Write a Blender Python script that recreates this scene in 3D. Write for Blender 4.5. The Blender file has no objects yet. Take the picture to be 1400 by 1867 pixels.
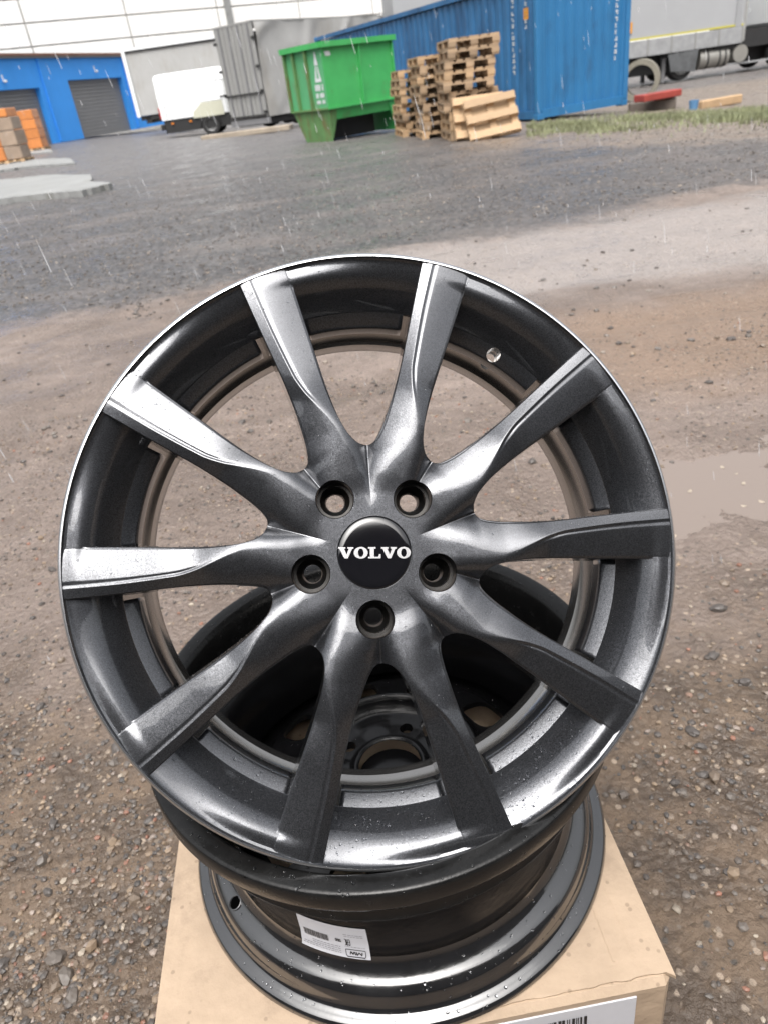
import bpy, bmesh, math, random
import numpy as np
from mathutils import Vector, Matrix, noise as mnoise

random.seed(7); rng = np.random.default_rng(7)
scene = bpy.context.scene
COL = scene.collection
R = math.radians

# ---------------------------------------------------------------- camera
FPX, CAM_H = 1330.0, 1.0
_g = np.array([318.0, -2237.0, -FPX]); _g /= np.linalg.norm(_g)
_Z = -_g; _f = np.array([0, 0, -1.0]); _Y = _f - _f.dot(_Z)*_Z; _Y /= np.linalg.norm(_Y); _X = np.cross(_Y, _Z)
CM = np.array([_X, _Y, _Z])                                  # camera axes -> world
cam_d = bpy.data.cameras.new('camera'); cam = bpy.data.objects.new('camera', cam_d); COL.objects.link(cam)
m = Matrix([list(r) for r in CM]).to_4x4(); m.translation = (0, 0, CAM_H); cam.matrix_world = m
cam_d.sensor_fit = 'VERTICAL'; cam_d.sensor_height = 24.0; cam_d.lens = 24.0*FPX/1867.0
cam_d.clip_start = 0.02; cam_d.clip_end = 1500
cam_d.dof.use_dof = True; cam_d.dof.focus_distance = 0.62; cam_d.dof.aperture_fstop = 7.5
scene.camera = cam

# ---------------------------------------------------------------- sky, sun, exposure
SUN_EL, SUN_AZ = R(64), R(190)          # azimuth clockwise from +Y
w = bpy.data.worlds.new('World'); scene.world = w; w.use_nodes = True
nt = w.node_tree; nt.nodes.clear()
sky = nt.nodes.new('ShaderNodeTexSky'); sky.sky_type = 'NISHITA'; sky.sun_disc = False
sky.sun_elevation = SUN_EL; sky.sun_rotation = SUN_AZ; sky.dust_density = 10.0; sky.air_density = 1.2; sky.ozone_density = 1.0
hs = nt.nodes.new('ShaderNodeHueSaturation'); hs.inputs['Saturation'].default_value = 0.22
bg = nt.nodes.new('ShaderNodeBackground'); bg.inputs['Strength'].default_value = 0.15
wo = nt.nodes.new('ShaderNodeOutputWorld')
nt.links.new(sky.outputs[0], hs.inputs['Color']); nt.links.new(hs.outputs[0], bg.inputs[0]); nt.links.new(bg.outputs[0], wo.inputs[0])
sd = bpy.data.lights.new('sun', 'SUN'); sd.energy = 0.5; sd.angle = R(70); sd.color = (1.0, 0.97, 0.93)
so = bpy.data.objects.new('sun', sd); COL.objects.link(so)
_sv = Vector((math.sin(SUN_AZ)*math.cos(SUN_EL), math.cos(SUN_AZ)*math.cos(SUN_EL), math.sin(SUN_EL)))
so.rotation_euler = _sv.to_track_quat('Z', 'Y').to_euler(); so.location = (0, 0, 20)
vs = scene.view_settings; vs.view_transform = 'Standard'; vs.look = 'None'; vs.gamma = 1.0; vs.exposure = 0.92; vs.use_curve_mapping = False

# ---------------------------------------------------------------- helpers
def ray(px, py):
    return CM @ (lambda d: d/np.linalg.norm(d))(np.array([px-700, -(py-933.5), -FPX]))
def at(px, py, z=0.0):
    """where the sight line through photo point (px, py) meets height z"""
    d = ray(px, py); p = np.array([0, 0, CAM_H]) + d*(z-CAM_H)/d[2]; return Vector(p)
def sstep(a, b, x):
    t = np.clip((x-a)/(b-a), 0, 1); return t*t*(3-2*t)
def dip(x, y):
    return -0.55*sstep(6.0, 22.0, x + 0.45*y)

def tag(o, label=None, cat=None, group=None, kind=None):
    if label: o['label'] = label
    if cat: o['category'] = cat
    if group: o['group'] = group
    if kind: o['kind'] = kind
    return o
def empty(name, loc=(0, 0, 0), rz=0.0, label=None, cat=None, group=None):
    o = bpy.data.objects.new(name, None); COL.objects.link(o); o.location = loc; o.rotation_euler = (0, 0, rz); o.empty_display_size = 0.1
    return tag(o, label, cat, group)
def link_mesh(name, me, mat=None, parent=None):
    o = bpy.data.objects.new(name, me); COL.objects.link(o)
    if mat is not None and len(me.materials) == 0: me.materials.append(mat)
    if parent is not None: o.parent = parent
    return o
def copy_tree(o, parent=None):
    c = o.copy(); COL.objects.link(c)
    if parent is not None: c.parent = parent
    for ch in list(o.children): copy_tree(ch, c)
    return c

class MB:
    """collects shapes for one mesh"""
    def __init__(s): s.v = []; s.f = []; s.sm = []
    def add(s, vs_, fs, smooth=False):
        b = len(s.v); s.v += [tuple(v) for v in vs_]
        for f in fs: s.f.append(tuple(i+b for i in f)); s.sm.append(smooth)
        return s
    def box(s, c, d, rz=0.0, bev=0.0, M=None):
        x, y, z = d[0]/2, d[1]/2, d[2]/2
        if bev <= 0:
            P = [(-x,-y,-z),(x,-y,-z),(x,y,-z),(-x,y,-z),(-x,-y,z),(x,-y,z),(x,y,z),(-x,y,z)]
            Fc = [(3,2,1,0),(4,5,6,7),(0,1,5,4),(1,2,6,5),(2,3,7,6),(3,0,4,7)]
        else:
            b = min(bev, x*.9, y*.9, z*.9); P = []; ring = []
            for (zz, k) in ((-z, b), (-z+b, 0), (z-b, 0), (z, b)):
                ring.append([(-x+k, -y+b), (-x+b, -y+k), (x-b, -y+k), (x-k, -y+b), (x-k, y-b), (x-b, y-k), (-x+b, y-k), (-x+k, y-b)])
                P += [(px, py, zz) for px, py in ring[-1]]
            Fc = [tuple(range(7, -1, -1)), tuple(range(24, 32))]
            for r in range(3):
                for i in range(8): j = (i+1) % 8; Fc.append((r*8+i, r*8+j, r*8+8+j, r*8+8+i))
        T = M if M is not None else Matrix.Translation(c) @ Matrix.Rotation(rz, 4, 'Z')
        return s.add([T @ Vector(p) for p in P], Fc)
    def bar(s, a, b, wd, h=None):
        a, b = Vector(a), Vector(b); d = b-a; L = d.length
        q = d.to_track_quat('X', 'Z').to_matrix().to_4x4()
        return s.box(None, (L, wd, h or wd), M=Matrix.Translation((a+b)/2) @ q)
    def cyl(s, a, b, r, n=20, r2=None, cap=True):
        a, b = Vector(a), Vector(b); q = (b-a).to_track_quat('Z', 'Y').to_matrix(); r2 = r if r2 is None else r2
        P = [a + q @ Vector((r*math.cos(t), r*math.sin(t), 0)) for t in np.linspace(0, 2*math.pi, n, endpoint=False)]
        P += [b + q @ Vector((r2*math.cos(t), r2*math.sin(t), 0)) for t in np.linspace(0, 2*math.pi, n, endpoint=False)]
        s.add(P, [(i, (i+1) % n, n+(i+1) % n, n+i) for i in range(n)], True)
        if cap: s.add(P[:n], [tuple(range(n-1, -1, -1))]); s.add(P[n:], [tuple(range(n))])
        return s
    def prism(s, poly, z0, z1, T=None):
        n = len(poly); T = T or Matrix.Identity(4)
        P = [T @ Vector((x, y, z0)) for x, y in poly] + [T @ Vector((x, y, z1)) for x, y in poly]
        return s.add(P, [tuple(range(n-1, -1, -1)), tuple(range(n, 2*n))] + [(i, (i+1) % n, n+(i+1) % n, n+i) for i in range(n)])
    def lathe(s, prof, n=96, a0=0.0, a1=2*math.pi, closed=True, axis_T=None):
        T = axis_T or Matrix.Identity(4); full = abs(a1-a0-2*math.pi) < 1e-6
        an = np.linspace(a0, a1, n, endpoint=not full); k = len(prof); P = []
        for t in an: P += [T @ Vector((r*math.cos(t), r*math.sin(t), z)) for r, z in prof]
        Fc = []; na = n if full else n-1
        for i in range(na):
            j = (i+1) % n
            for q in range(k if closed else k-1):
                p = (q+1) % k; Fc.append((i*k+q, j*k+q, j*k+p, i*k+p))
        s.add(P, Fc, True)
        if not full and closed: s.add(P[:k], [tuple(range(k))]); s.add(P[-k:], [tuple(range(k-1, -1, -1))])
        return s
    def mesh(s, name):
        me = bpy.data.meshes.new(name); me.from_pydata(s.v, [], s.f); me.polygons.foreach_set('use_smooth', s.sm); me.update(); return me
    def build(s, name, mat, parent=None, loc=None, sharp=None):
        me = s.mesh(name)
        if sharp is not None: me.set_sharp_from_angle(angle=R(sharp))
        o = link_mesh(name, me, mat, parent)
        if loc is not None: o.location = loc
        return o
def fix_normals(me):
    bm = bmesh.new(); bm.from_mesh(me); bmesh.ops.remove_doubles(bm, verts=bm.verts, dist=1e-6); bmesh.ops.recalc_face_normals(bm, faces=bm.faces); bm.to_mesh(me); bm.free()
def poly_sheet(polys, T):
    """flat print: polygons (lists of xy) mapped by T(x, y) -> point"""
    mb = MB()
    for p in polys: mb.add([T(x, y) for x, y in p], [tuple(range(len(p)))])
    return mb

# ---------------------------------------------------------------- materials
def mat(name, col, rough=0.6, metal=0.0, var=0.0, vscale=5.0, bump=0.0, bscale=60.0, coat=0.0, spec=0.5, rand=0.0, dirt=None, rvar=0.0, k=0.74):
    col = tuple(c*k for c in col); dirt = dirt and (tuple(c*k for c in dirt[0]), *dirt[1:])
    mt = bpy.data.materials.new(name); mt.use_nodes = True; N = mt.node_tree.nodes; L = mt.node_tree.links
    b = N['Principled BSDF']; b.inputs['Roughness'].default_value = rough; b.inputs['Metallic'].default_value = metal
    b.inputs['Coat Weight'].default_value = coat; b.inputs['Coat Roughness'].default_value = 0.08; b.inputs['Specular IOR Level'].default_value = spec
    tc = N.new('ShaderNodeTexCoord'); cur = None
    c = N.new('ShaderNodeRGB'); c.outputs[0].default_value = (*col, 1); cur = c.outputs[0]
    if var > 0:
        n1 = N.new('ShaderNodeTexNoise'); n1.inputs['Scale'].default_value = vscale; n1.inputs['Detail'].default_value = 6; n1.inputs['Roughness'].default_value = 0.65
        L.new(tc.outputs['Object'], n1.inputs['Vector'])
        mr = N.new('ShaderNodeMapRange'); mr.inputs[1].default_value = 0.3; mr.inputs[2].default_value = 0.7; mr.inputs[3].default_value = 1-var; mr.inputs[4].default_value = 1+var
        L.new(n1.outputs[0], mr.inputs[0])
        mx = N.new('ShaderNodeMix'); mx.data_type = 'RGBA'; mx.blend_type = 'MULTIPLY'; mx.inputs[0].default_value = 1
        L.new(cur, mx.inputs[6]); L.new(mr.outputs[0], mx.inputs[7]); cur = mx.outputs[2]
        if rvar > 0:
            m2 = N.new('ShaderNodeMapRange'); m2.inputs[1].default_value = 0.3; m2.inputs[2].default_value = 0.7; m2.inputs[3].default_value = rough-rvar; m2.inputs[4].default_value = rough+rvar
            L.new(n1.outputs[0], m2.inputs[0]); L.new(m2.outputs[0], b.inputs['Roughness'])
    if dirt:
        dcol, dsc, lo, hi = dirt
        n2 = N.new('ShaderNodeTexNoise'); n2.inputs['Scale'].default_value = dsc; n2.inputs['Detail'].default_value = 8; n2.inputs['Roughness'].default_value = 0.7
        mp = N.new('ShaderNodeMapping'); mp.inputs['Scale'].default_value = (1, 1, 0.35); L.new(tc.outputs['Object'], mp.inputs[0]); L.new(mp.outputs[0], n2.inputs['Vector'])
        mr = N.new('ShaderNodeMapRange'); mr.inputs[1].default_value = lo; mr.inputs[2].default_value = hi; L.new(n2.outputs[0], mr.inputs[0])
        mx = N.new('ShaderNodeMix'); mx.data_type = 'RGBA'; L.new(mr.outputs[0], mx.inputs[0]); L.new(cur, mx.inputs[6]); mx.inputs[7].default_value = (*dcol, 1); cur = mx.outputs[2]
    if rand > 0:
        oi = N.new('ShaderNodeObjectInfo'); mr = N.new('ShaderNodeMapRange'); mr.inputs[3].default_value = 1-rand; mr.inputs[4].default_value = 1+rand
        L.new(oi.outputs['Random'], mr.inputs[0])
        mx = N.new('ShaderNodeMix'); mx.data_type = 'RGBA'; mx.blend_type = 'MULTIPLY'; mx.inputs[0].default_value = 1
        L.new(cur, mx.inputs[6]); L.new(mr.outputs[0], mx.inputs[7]); cur = mx.outputs[2]
    L.new(cur, b.inputs['Base Color'])
    if bump > 0:
        n3 = N.new('ShaderNodeTexNoise'); n3.inputs['Scale'].default_value = bscale; n3.inputs['Detail'].default_value = 5; L.new(tc.outputs['Object'], n3.inputs['Vector'])
        bp = N.new('ShaderNodeBump'); bp.inputs['Strength'].default_value = bump; bp.inputs['Distance'].default_value = 0.01; L.new(n3.outputs[0], bp.inputs['Height']); L.new(bp.outputs[0], b.inputs['Normal'])
    return mt

def alloy_paint():
    mt = bpy.data.materials.new('anthracite_metallic_paint'); mt.use_nodes = True; N = mt.node_tree.nodes; L = mt.node_tree.links; b = N['Principled BSDF']
    tc = N.new('ShaderNodeTexCoord')
    vo = N.new('ShaderNodeTexVoronoi'); vo.inputs['Scale'].default_value = 2200; L.new(tc.outputs['Object'], vo.inputs['Vector'])
    cr = N.new('ShaderNodeMapRange'); cr.inputs[3].default_value = 0.55; cr.inputs[4].default_value = 1.5
    sp = N.new('ShaderNodeSeparateColor'); L.new(vo.outputs['Color'], sp.inputs[0]); L.new(sp.outputs[0], cr.inputs[0])
    mx = N.new('ShaderNodeMix'); mx.data_type = 'RGBA'; mx.blend_type = 'MULTIPLY'; mx.inputs[0].default_value = 1; mx.inputs[6].default_value = (0.082, 0.085, 0.093, 1)
    L.new(cr.outputs[0], mx.inputs[7]); L.new(mx.outputs[2], b.inputs['Base Color'])
    # flakes lean a little to all sides
    sub = N.new('ShaderNodeVectorMath'); sub.operation = 'SUBTRACT'; sub.inputs[1].default_value = (.5, .5, .5); L.new(vo.outputs['Color'], sub.inputs[0])
    scl = N.new('ShaderNodeVectorMath'); scl.operation = 'SCALE'; scl.inputs['Scale'].default_value = 0.10; L.new(sub.outputs[0], scl.inputs[0])
    ge = N.new('ShaderNodeNewGeometry'); ad = N.new('ShaderNodeVectorMath'); L.new(ge.outputs['Normal'], ad.inputs[0]); L.new(scl.outputs[0], ad.inputs[1])
    nz = N.new('ShaderNodeVectorMath'); nz.operation = 'NORMALIZE'; L.new(ad.outputs[0], nz.inputs[0]); L.new(nz.outputs[0], b.inputs['Normal'])
    b.inputs['Metallic'].default_value = 0.9; b.inputs['Roughness'].default_value = 0.33
    b.inputs['Coat Weight'].default_value = 1.0; b.inputs['Coat Roughness'].default_value = 0.05; b.inputs['Coat IOR'].default_value = 1.5
    return mt

M_ALLOY = alloy_paint()
M_BARREL = mat('bright_barrel', (0.55, 0.53, 0.51), 0.22, 0.9, 0.05, 30)
M_GLOSS = mat('gloss_black_enamel', (0.012, 0.012, 0.013), 0.14, 0.0, 0.25, 40, bump=0.02, bscale=120, coat=1.0, rvar=0.05, spec=1.0); M_GLOSS.node_tree.nodes['Principled BSDF'].inputs['Coat IOR'].default_value = 1.7
M_SATIN = mat('satin_black_well', (0.008, 0.008, 0.008), 0.38, 0.0, 0.3, 60, spec=0.25)
M_DISC = mat('black_enamel_disc', (0.010, 0.010, 0.011), 0.22, 0.0, 0.25, 40, bump=0.03, bscale=120, spec=0.4)
M_MATTE = mat('satin_black', (0.012, 0.012, 0.012), 0.23, 0.0, 0.3, 60, bump=0.04, bscale=300, rvar=0.06, spec=0.3)
M_CAP = mat('cap_black', (0.006, 0.006, 0.008), 0.08, 0.0, coat=1.0)
M_SILVER = mat('silver_print', (0.6, 0.6, 0.61), 0.35, 0.3)
M_BOLTHOLE = mat('bare_dark_metal', (0.05, 0.048, 0.046), 0.3, 0.8, 0.2, 200)
M_STICKER = mat('white_sticker', (0.72, 0.73, 0.78), 0.45, 0, 0.04, 30)
M_INK = mat('black_ink', (0.015, 0.015, 0.017), 0.5)
M_GREYINK = mat('grey_ink', (0.3, 0.3, 0.33), 0.5)
M_CARD = mat('cardboard', (0.53, 0.40, 0.285), 0.72, 0, 0.12, 14, bump=0.35, bscale=38, dirt=((0.34, 0.25, 0.18), 13, 0.55, 0.78))
_N, _L = M_CARD.node_tree.nodes, M_CARD.node_tree.links; _b = _N['Principled BSDF']; _src = _b.inputs['Base Color'].links[0].from_socket   # rain spots soaked into the card
_v = _N.new('ShaderNodeTexVoronoi'); _v.inputs['Scale'].default_value = 95; _t = _N.new('ShaderNodeTexCoord'); _L.new(_t.outputs['Object'], _v.inputs['Vector'])
_r = _N.new('ShaderNodeMapRange'); _r.inputs[1].default_value = 0.16; _r.inputs[2].default_value = 0.24; _r.inputs[3].default_value = 0.55; _r.inputs[4].default_value = 0.0; _L.new(_v.outputs['Distance'], _r.inputs[0])
_s = _N.new('ShaderNodeSeparateColor'); _L.new(_v.outputs['Color'], _s.inputs[0]); _g2 = _N.new('ShaderNodeMath'); _g2.operation = 'GREATER_THAN'; _g2.inputs[1].default_value = 0.72; _L.new(_s.outputs[0], _g2.inputs[0])
_mm = _N.new('ShaderNodeMath'); _mm.operation = 'MULTIPLY'; _L.new(_r.outputs[0], _mm.inputs[0]); _L.new(_g2.outputs[0], _mm.inputs[1])
_x = _N.new('ShaderNodeMix'); _x.data_type = 'RGBA'; _L.new(_mm.outputs[0], _x.inputs[0]); _L.new(_src, _x.inputs[6]); _x.inputs[7].default_value = (0.20, 0.145, 0.10, 1); _L.new(_x.outputs[2], _b.inputs['Base Color'])
M_LIP = mat('rim_edge_highlight', (0.62, 0.63, 0.65), 0.24, 0.95, 0.04, 300, k=1.0)  # lighter metal for an overlay ring that paints in the lip's highlight
M_CARDD = mat('cardboard_fold', (0.42, 0.31, 0.22), 0.8, 0, 0.1, 30, bump=0.1, bscale=200)
# ================================================================ GROUND
PUD = (1.06, 1.50)                                           # puddle centre
class NB:
    """small helper to write node maths"""
    def __init__(s, mt): s.N = mt.node_tree.nodes; s.L = mt.node_tree.links
    def put(s, inp, v):
        if hasattr(v, 'is_output'): s.L.new(v, inp)
        else: inp.default_value = v
    def math(s, op, a, b=0.0, c=None):
        n = s.N.new('ShaderNodeMath'); n.operation = op; s.put(n.inputs[0], a); s.put(n.inputs[1], b)
        if c is not None: s.put(n.inputs[2], c)
        return n.outputs[0]
    def noise(s, vec, sc, det=5, rough=0.6, scale3=None):
        if scale3: mp = s.N.new('ShaderNodeMapping'); mp.inputs['Scale'].default_value = scale3; s.L.new(vec, mp.inputs[0]); vec = mp.outputs[0]
        n = s.N.new('ShaderNodeTexNoise'); n.inputs['Scale'].default_value = sc; n.inputs['Detail'].default_value = det; n.inputs['Roughness'].default_value = rough; s.L.new(vec, n.inputs['Vector']); return n.outputs[0]
    def voro(s, vec, sc, out='Distance', feat='F1'):
        n = s.N.new('ShaderNodeTexVoronoi'); n.feature = feat; n.inputs['Scale'].default_value = sc; s.L.new(vec, n.inputs['Vector']); return n.outputs[out]
    def ramp(s, x, a, b, lo=0.0, hi=1.0):
        n = s.N.new('ShaderNodeMapRange'); n.interpolation_type = 'SMOOTHSTEP'; s.put(n.inputs[0], x)
        for i, v in ((1, a), (2, b), (3, lo), (4, hi)): s.put(n.inputs[i], v)
        return n.outputs[0]
    def mix(s, f, a, b, blend='MIX'):
        n = s.N.new('ShaderNodeMix'); n.data_type = 'RGBA'; n.blend_type = blend; s.put(n.inputs[0], f)
        for i, v in ((6, a), (7, b)):
            if isinstance(v, tuple): n.inputs[i].default_value = (*v, 1)
            else: s.L.new(v, n.inputs[i])
        return n.outputs[2]

def ground_material():
    mt = bpy.data.materials.new('wet_yard_ground'); mt.use_nodes = True; nb = NB(mt); b = mt.node_tree.nodes['Principled BSDF']
    tc = nb.N.new('ShaderNodeTexCoord').outputs['Object']; sx = nb.N.new('ShaderNodeSeparateXYZ'); nb.L.new(tc, sx.inputs[0]); X, Y = sx.outputs[0], sx.outputs[1]
    nA = nb.noise(tc, 0.55, 5); nB = nb.noise(tc, 2.2, 6, 0.65); nC = nb.noise(tc, 9, 6, 0.7); nD = nb.noise(tc, 60, 4, 0.7); nS = nb.noise(tc, 0.9, 6, 0.68, (0.7, 1.2, 1)); nG = nb.noise(tc, 22, 4, 0.75)
    # mud: pinkish grey brown, wetter and drier patches
    mud = nb.mix(nb.ramp(nB, 0.35, 0.65), (0.180, 0.142, 0.118), (0.250, 0.202, 0.172))
    mud = nb.mix(nb.ramp(nC, 0.42, 0.72, 0, 0.55), mud, (0.135, 0.104, 0.085))
    mud = nb.mix(nb.ramp(nA, 0.40, 0.62, 0.45, 0.0), mud, (0.115, 0.088, 0.07))
    # browner sand close by
    near = nb.ramp(nb.math('ADD', Y, nb.math('MULTIPLY', nb.math('SUBTRACT', nB, 0.5), 1.3)), 0.85, 1.45, 1, 0)
    mud = nb.mix(nb.math('MULTIPLY', near, 0.9), mud, nb.mix(nb.ramp(nC, 0.4, 0.62), (0.075, 0.054, 0.037), (0.158, 0.113, 0.075)))
    # sandy hump to the right, mid distance
    hump = nb.math('MULTIPLY', nb.ramp(nb.math('ADD', Y, nb.math('MULTIPLY', nb.math('SUBTRACT', nS, 0.5), 0.9)), 2.0, 2.35), nb.ramp(nb.math('ADD', Y, nb.math('MULTIPLY', nb.math('SUBTRACT', nB, 0.5), 0.8)), 3.0, 3.4, 1, 0))
    hump = nb.math('MULTIPLY', hump, nb.ramp(X, 0.3, 1.1))
    mud = nb.mix(nb.math('MULTIPLY', hump, 0.75), mud, (0.235, 0.165, 0.115))
    # light grey wet tyre track
    trk = nb.math('MULTIPLY', nb.ramp(nb.math('ADD', Y, nb.math('MULTIPLY', nb.math('SUBTRACT', nS, 0.5), 1.0)), 3.3, 3.7), nb.ramp(nb.math('ADD', Y, nb.math('MULTIPLY', nb.math('SUBTRACT', nB, 0.5), 1.2)), 4.9, 5.5, 1, 0))
    trk = nb.math('MULTIPLY', trk, nb.ramp(X, -0.6, 0.6))
    mud = nb.mix(nb.math('MULTIPLY', trk, 0.85), mud, (0.315, 0.285, 0.265))
    # old asphalt with loose chippings
    asp = nb.mix(nb.ramp(nG, 0.40, 0.60), (0.026, 0.026, 0.027), (0.18, 0.176, 0.173)); asp = nb.mix(nb.ramp(nC, 0.38, 0.60, 0.0, 0.6), asp, (0.05, 0.049, 0.05)); asp = nb.mix(nb.ramp(nD, 0.40, 0.64, 0, 0.5), asp, (0.03, 0.03, 0.032))
    asp = nb.mix(nb.ramp(nS, 0.45, 0.66, 0, 0.55), asp, nb.mix(nG, (0.10, 0.088, 0.08), (0.24, 0.212, 0.195)))
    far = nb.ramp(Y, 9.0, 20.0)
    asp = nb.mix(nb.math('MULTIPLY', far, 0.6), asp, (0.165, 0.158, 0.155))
    edge = nb.math('SUBTRACT', nb.math('SUBTRACT', Y, nb.math('MULTIPLY', X, 0.22)), 5.0)
    edge = nb.math('ADD', edge, nb.math('MULTIPLY', nb.math('SUBTRACT', nS, 0.5), 1.6)); edge = nb.math('ADD', edge, nb.math('MULTIPLY', nb.math('SUBTRACT', nC, 0.5), 0.7))
    am = nb.ramp(edge, -0.25, 0.25)
    am = nb.math('MULTIPLY', am, nb.ramp(nb.math('ADD', X, nb.math('MULTIPLY', nA, 3.0)), 2.2, 5.5, 1, 0.82))
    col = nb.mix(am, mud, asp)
    # muddy verge at the foot of the container and the grass
    ver = nb.ramp(nb.math('ADD', nb.math('ADD', nb.math('MULTIPLY', X, 0.75), nb.math('MULTIPLY', Y, 0.66)), nb.math('MULTIPLY', nB, 2.2)), 9.3, 10.3)
    ver = nb.math('MULTIPLY', ver, nb.ramp(X, 1.6, 2.8)); ver = nb.math('MULTIPLY', ver, nb.ramp(Y, 26.0, 29.0, 1, 0))
    col = nb.mix(nb.math('MULTIPLY', ver, 0.85), col, nb.mix(nb.ramp(nC, 0.35, 0.65), (0.16, 0.125, 0.095), (0.25, 0.205, 0.165)))
    # speckle of grit
    vc = nb.N.new('ShaderNodeTexVoronoi'); vc.inputs['Scale'].default_value = 85; nb.L.new(tc, vc.inputs['Vector'])
    sc = nb.N.new('ShaderNodeSeparateColor'); nb.L.new(vc.outputs['Color'], sc.inputs[0])
    col = nb.mix(nb.math('MULTIPLY', nb.ramp(sc.outputs[0], 0.80, 0.86), nb.ramp(vc.outputs['Distance'], 0.3, 0.5, 1, 0)), col, nb.mix(sc.outputs[1], (0.04, 0.038, 0.036), (0.36, 0.29, 0.22)))
    col = nb.mix(1.0, col, (0.86, 0.85, 0.86), 'MULTIPLY')
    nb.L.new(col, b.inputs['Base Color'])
    wet = nb.ramp(nb.math('ADD', nb.math('MULTIPLY', nB, 0.6), nb.math('MULTIPLY', nC, 0.4)), 0.38, 0.62, 0.20, 0.62)
    wet = nb.math('ADD', wet, nb.math('MULTIPLY', near, 0.22))
    nb.put(b.inputs['Roughness'], wet); b.inputs['Specular IOR Level'].default_value = 0.5
    vb = nb.voro(tc, 75); h = nb.math('ADD', nb.math('MULTIPLY', nD, 0.7), nb.math('MULTIPLY', vb, -0.5)); h = nb.math('ADD', h, nb.math('MULTIPLY', nC, 1.6))
    bp = nb.N.new('ShaderNodeBump'); bp.inputs['Strength'].default_value = 0.8; bp.inputs['Distance'].default_value = 0.012; nb.L.new(h, bp.inputs['Height']); nb.L.new(bp.outputs[0], b.inputs['Normal'])
    return mt

def ground_h(x, y):
    """height of the yard, numpy arrays"""
    z = dip(x, y)
    wx = x + 0.10*np.sin(y*5.1+0.6)+0.05*np.sin(x*13+y*9); wy = y + 0.09*np.sin(x*4.3+1.1)+0.045*np.sin(x*11-y*7)
    pd = np.exp(-(((wx-PUD[0])/0.50)**2 + ((wy-PUD[1])/0.27)**2))
    z = z - 0.019*pd
    return z
xs = np.concatenate([-np.geomspace(300, 1.35, 90), np.linspace(-1.3, 1.9, 340), np.geomspace(1.95, 300, 90)])
ys = np.concatenate([-np.geomspace(120, 0.3, 25), np.linspace(-0.2, 2.6, 300), np.geomspace(2.63, 400, 150)])
GX, GY = np.meshgrid(xs, ys, indexing='xy'); GZ = ground_h(GX, GY)
NZ = np.zeros_like(GZ); ny_, nx_ = GZ.shape
for i in range(ny_):
    y = ys[i]
    if y < -1 or y > 40: continue
    for j in range(nx_):
        x = xs[j]
        if abs(x) > 25: continue
        v = Vector((x*2.3, y*2.3, 0)); a = mnoise.fractal(v, 1.0, 2.0, 3)*0.012
        if 2.4 < y < 9:          # tyre ruts crossing the mud
            for c0, sl in ((3.35, 0.30), (4.75, 0.26), (2.75, 0.10)):
                dd = (y - c0 - sl*x + 0.12*math.sin(x*1.7+c0))
                if abs(dd) < 0.5: a += -0.020*math.exp(-(dd/0.11)**2) + 0.010*math.exp(-((abs(dd)-0.2)/0.07)**2) + (0.004*math.sin(x*38+dd*20) if abs(dd) < 0.1 else 0)
        if 0.2 < y < 2.7 and -1.35 < x < 1.95:
            q = Vector((x*26, y*26, 3.1)); a += max(0.0, mnoise.fractal(q, 0.9, 2.1, 4))*0.0075 + mnoise.noise(Vector((x*95, y*95, 1)))*0.0022
        NZ[i, j] = a
calm = np.exp(-(((GX-PUD[0])/0.45)**2 + ((GY-PUD[1])/0.26)**2)**1.6)
for i in range(ny_):
    if not 0.9 < ys[i] < 2.3: continue
    for j in range(nx_):
        if 0.3 < xs[j] < 2.2: NZ[i, j] += 0.011*mnoise.fractal(Vector((xs[j]*4.2, ys[i]*5.5, 9.0)), 0.8, 2.2, 4)*min(1.0, calm[i, j]*3)
GZ = GZ + NZ*(1-0.3*calm)
V = np.stack([GX, GY, GZ], -1).reshape(-1, 3)
idx = np.arange(ny_*nx_).reshape(ny_, nx_)
Fq = np.stack([idx[:-1, :-1], idx[:-1, 1:], idx[1:, 1:], idx[1:, :-1]], -1).reshape(-1, 4)
me = bpy.data.meshes.new('ground'); me.vertices.add(len(V)); me.vertices.foreach_set('co', V.ravel()); me.loops.add(Fq.size); me.loops.foreach_set('vertex_index', Fq.ravel())
me.polygons.add(len(Fq)); me.polygons.foreach_set('loop_start', np.arange(0, Fq.size, 4)); me.polygons.foreach_set('use_smooth', np.ones(len(Fq), bool)); me.update(); me.validate()
ground = link_mesh('ground', me, ground_material()); tag(ground, kind='structure')
def gz(x, y):
    j = min(max(np.searchsorted(xs, x), 1), nx_-1); i = min(max(np.searchsorted(ys, y), 1), ny_-1)
    tx = (x-xs[j-1])/(xs[j]-xs[j-1]); ty = (y-ys[i-1])/(ys[i]-ys[i-1])
    return float((GZ[i-1, j-1]*(1-tx)+GZ[i-1, j]*tx)*(1-ty) + (GZ[i, j-1]*(1-tx)+GZ[i, j]*tx)*ty)

# puddle water: a level sheet that the ground rises out of
M_WATER = bpy.data.materials.new('muddy_puddle_water'); M_WATER.use_nodes = True
nb = NB(M_WATER); b = M_WATER.node_tree.nodes['Principled BSDF']; b.inputs['Base Color'].default_value = (0.20, 0.165, 0.145, 1); b.inputs['Roughness'].default_value = 0.03; b.inputs['IOR'].default_value = 1.33
tcw = nb.N.new('ShaderNodeTexCoord').outputs['Object']; bp = nb.N.new('ShaderNodeBump'); bp.inputs['Strength'].default_value = 0.12; bp.inputs['Distance'].default_value = 0.004
nb.L.new(nb.noise(tcw, 45, 3), bp.inputs['Height']); nb.L.new(bp.outputs[0], b.inputs['Normal'])
pw = MB().add([(PUD[0]+0.85*math.cos(t), PUD[1]+0.55*math.sin(t), -0.0105) for t in np.linspace(0, 2*math.pi, 48, endpoint=False)], [tuple(range(48))]).build('puddle', M_WATER); tag(pw, kind='structure')

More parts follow.
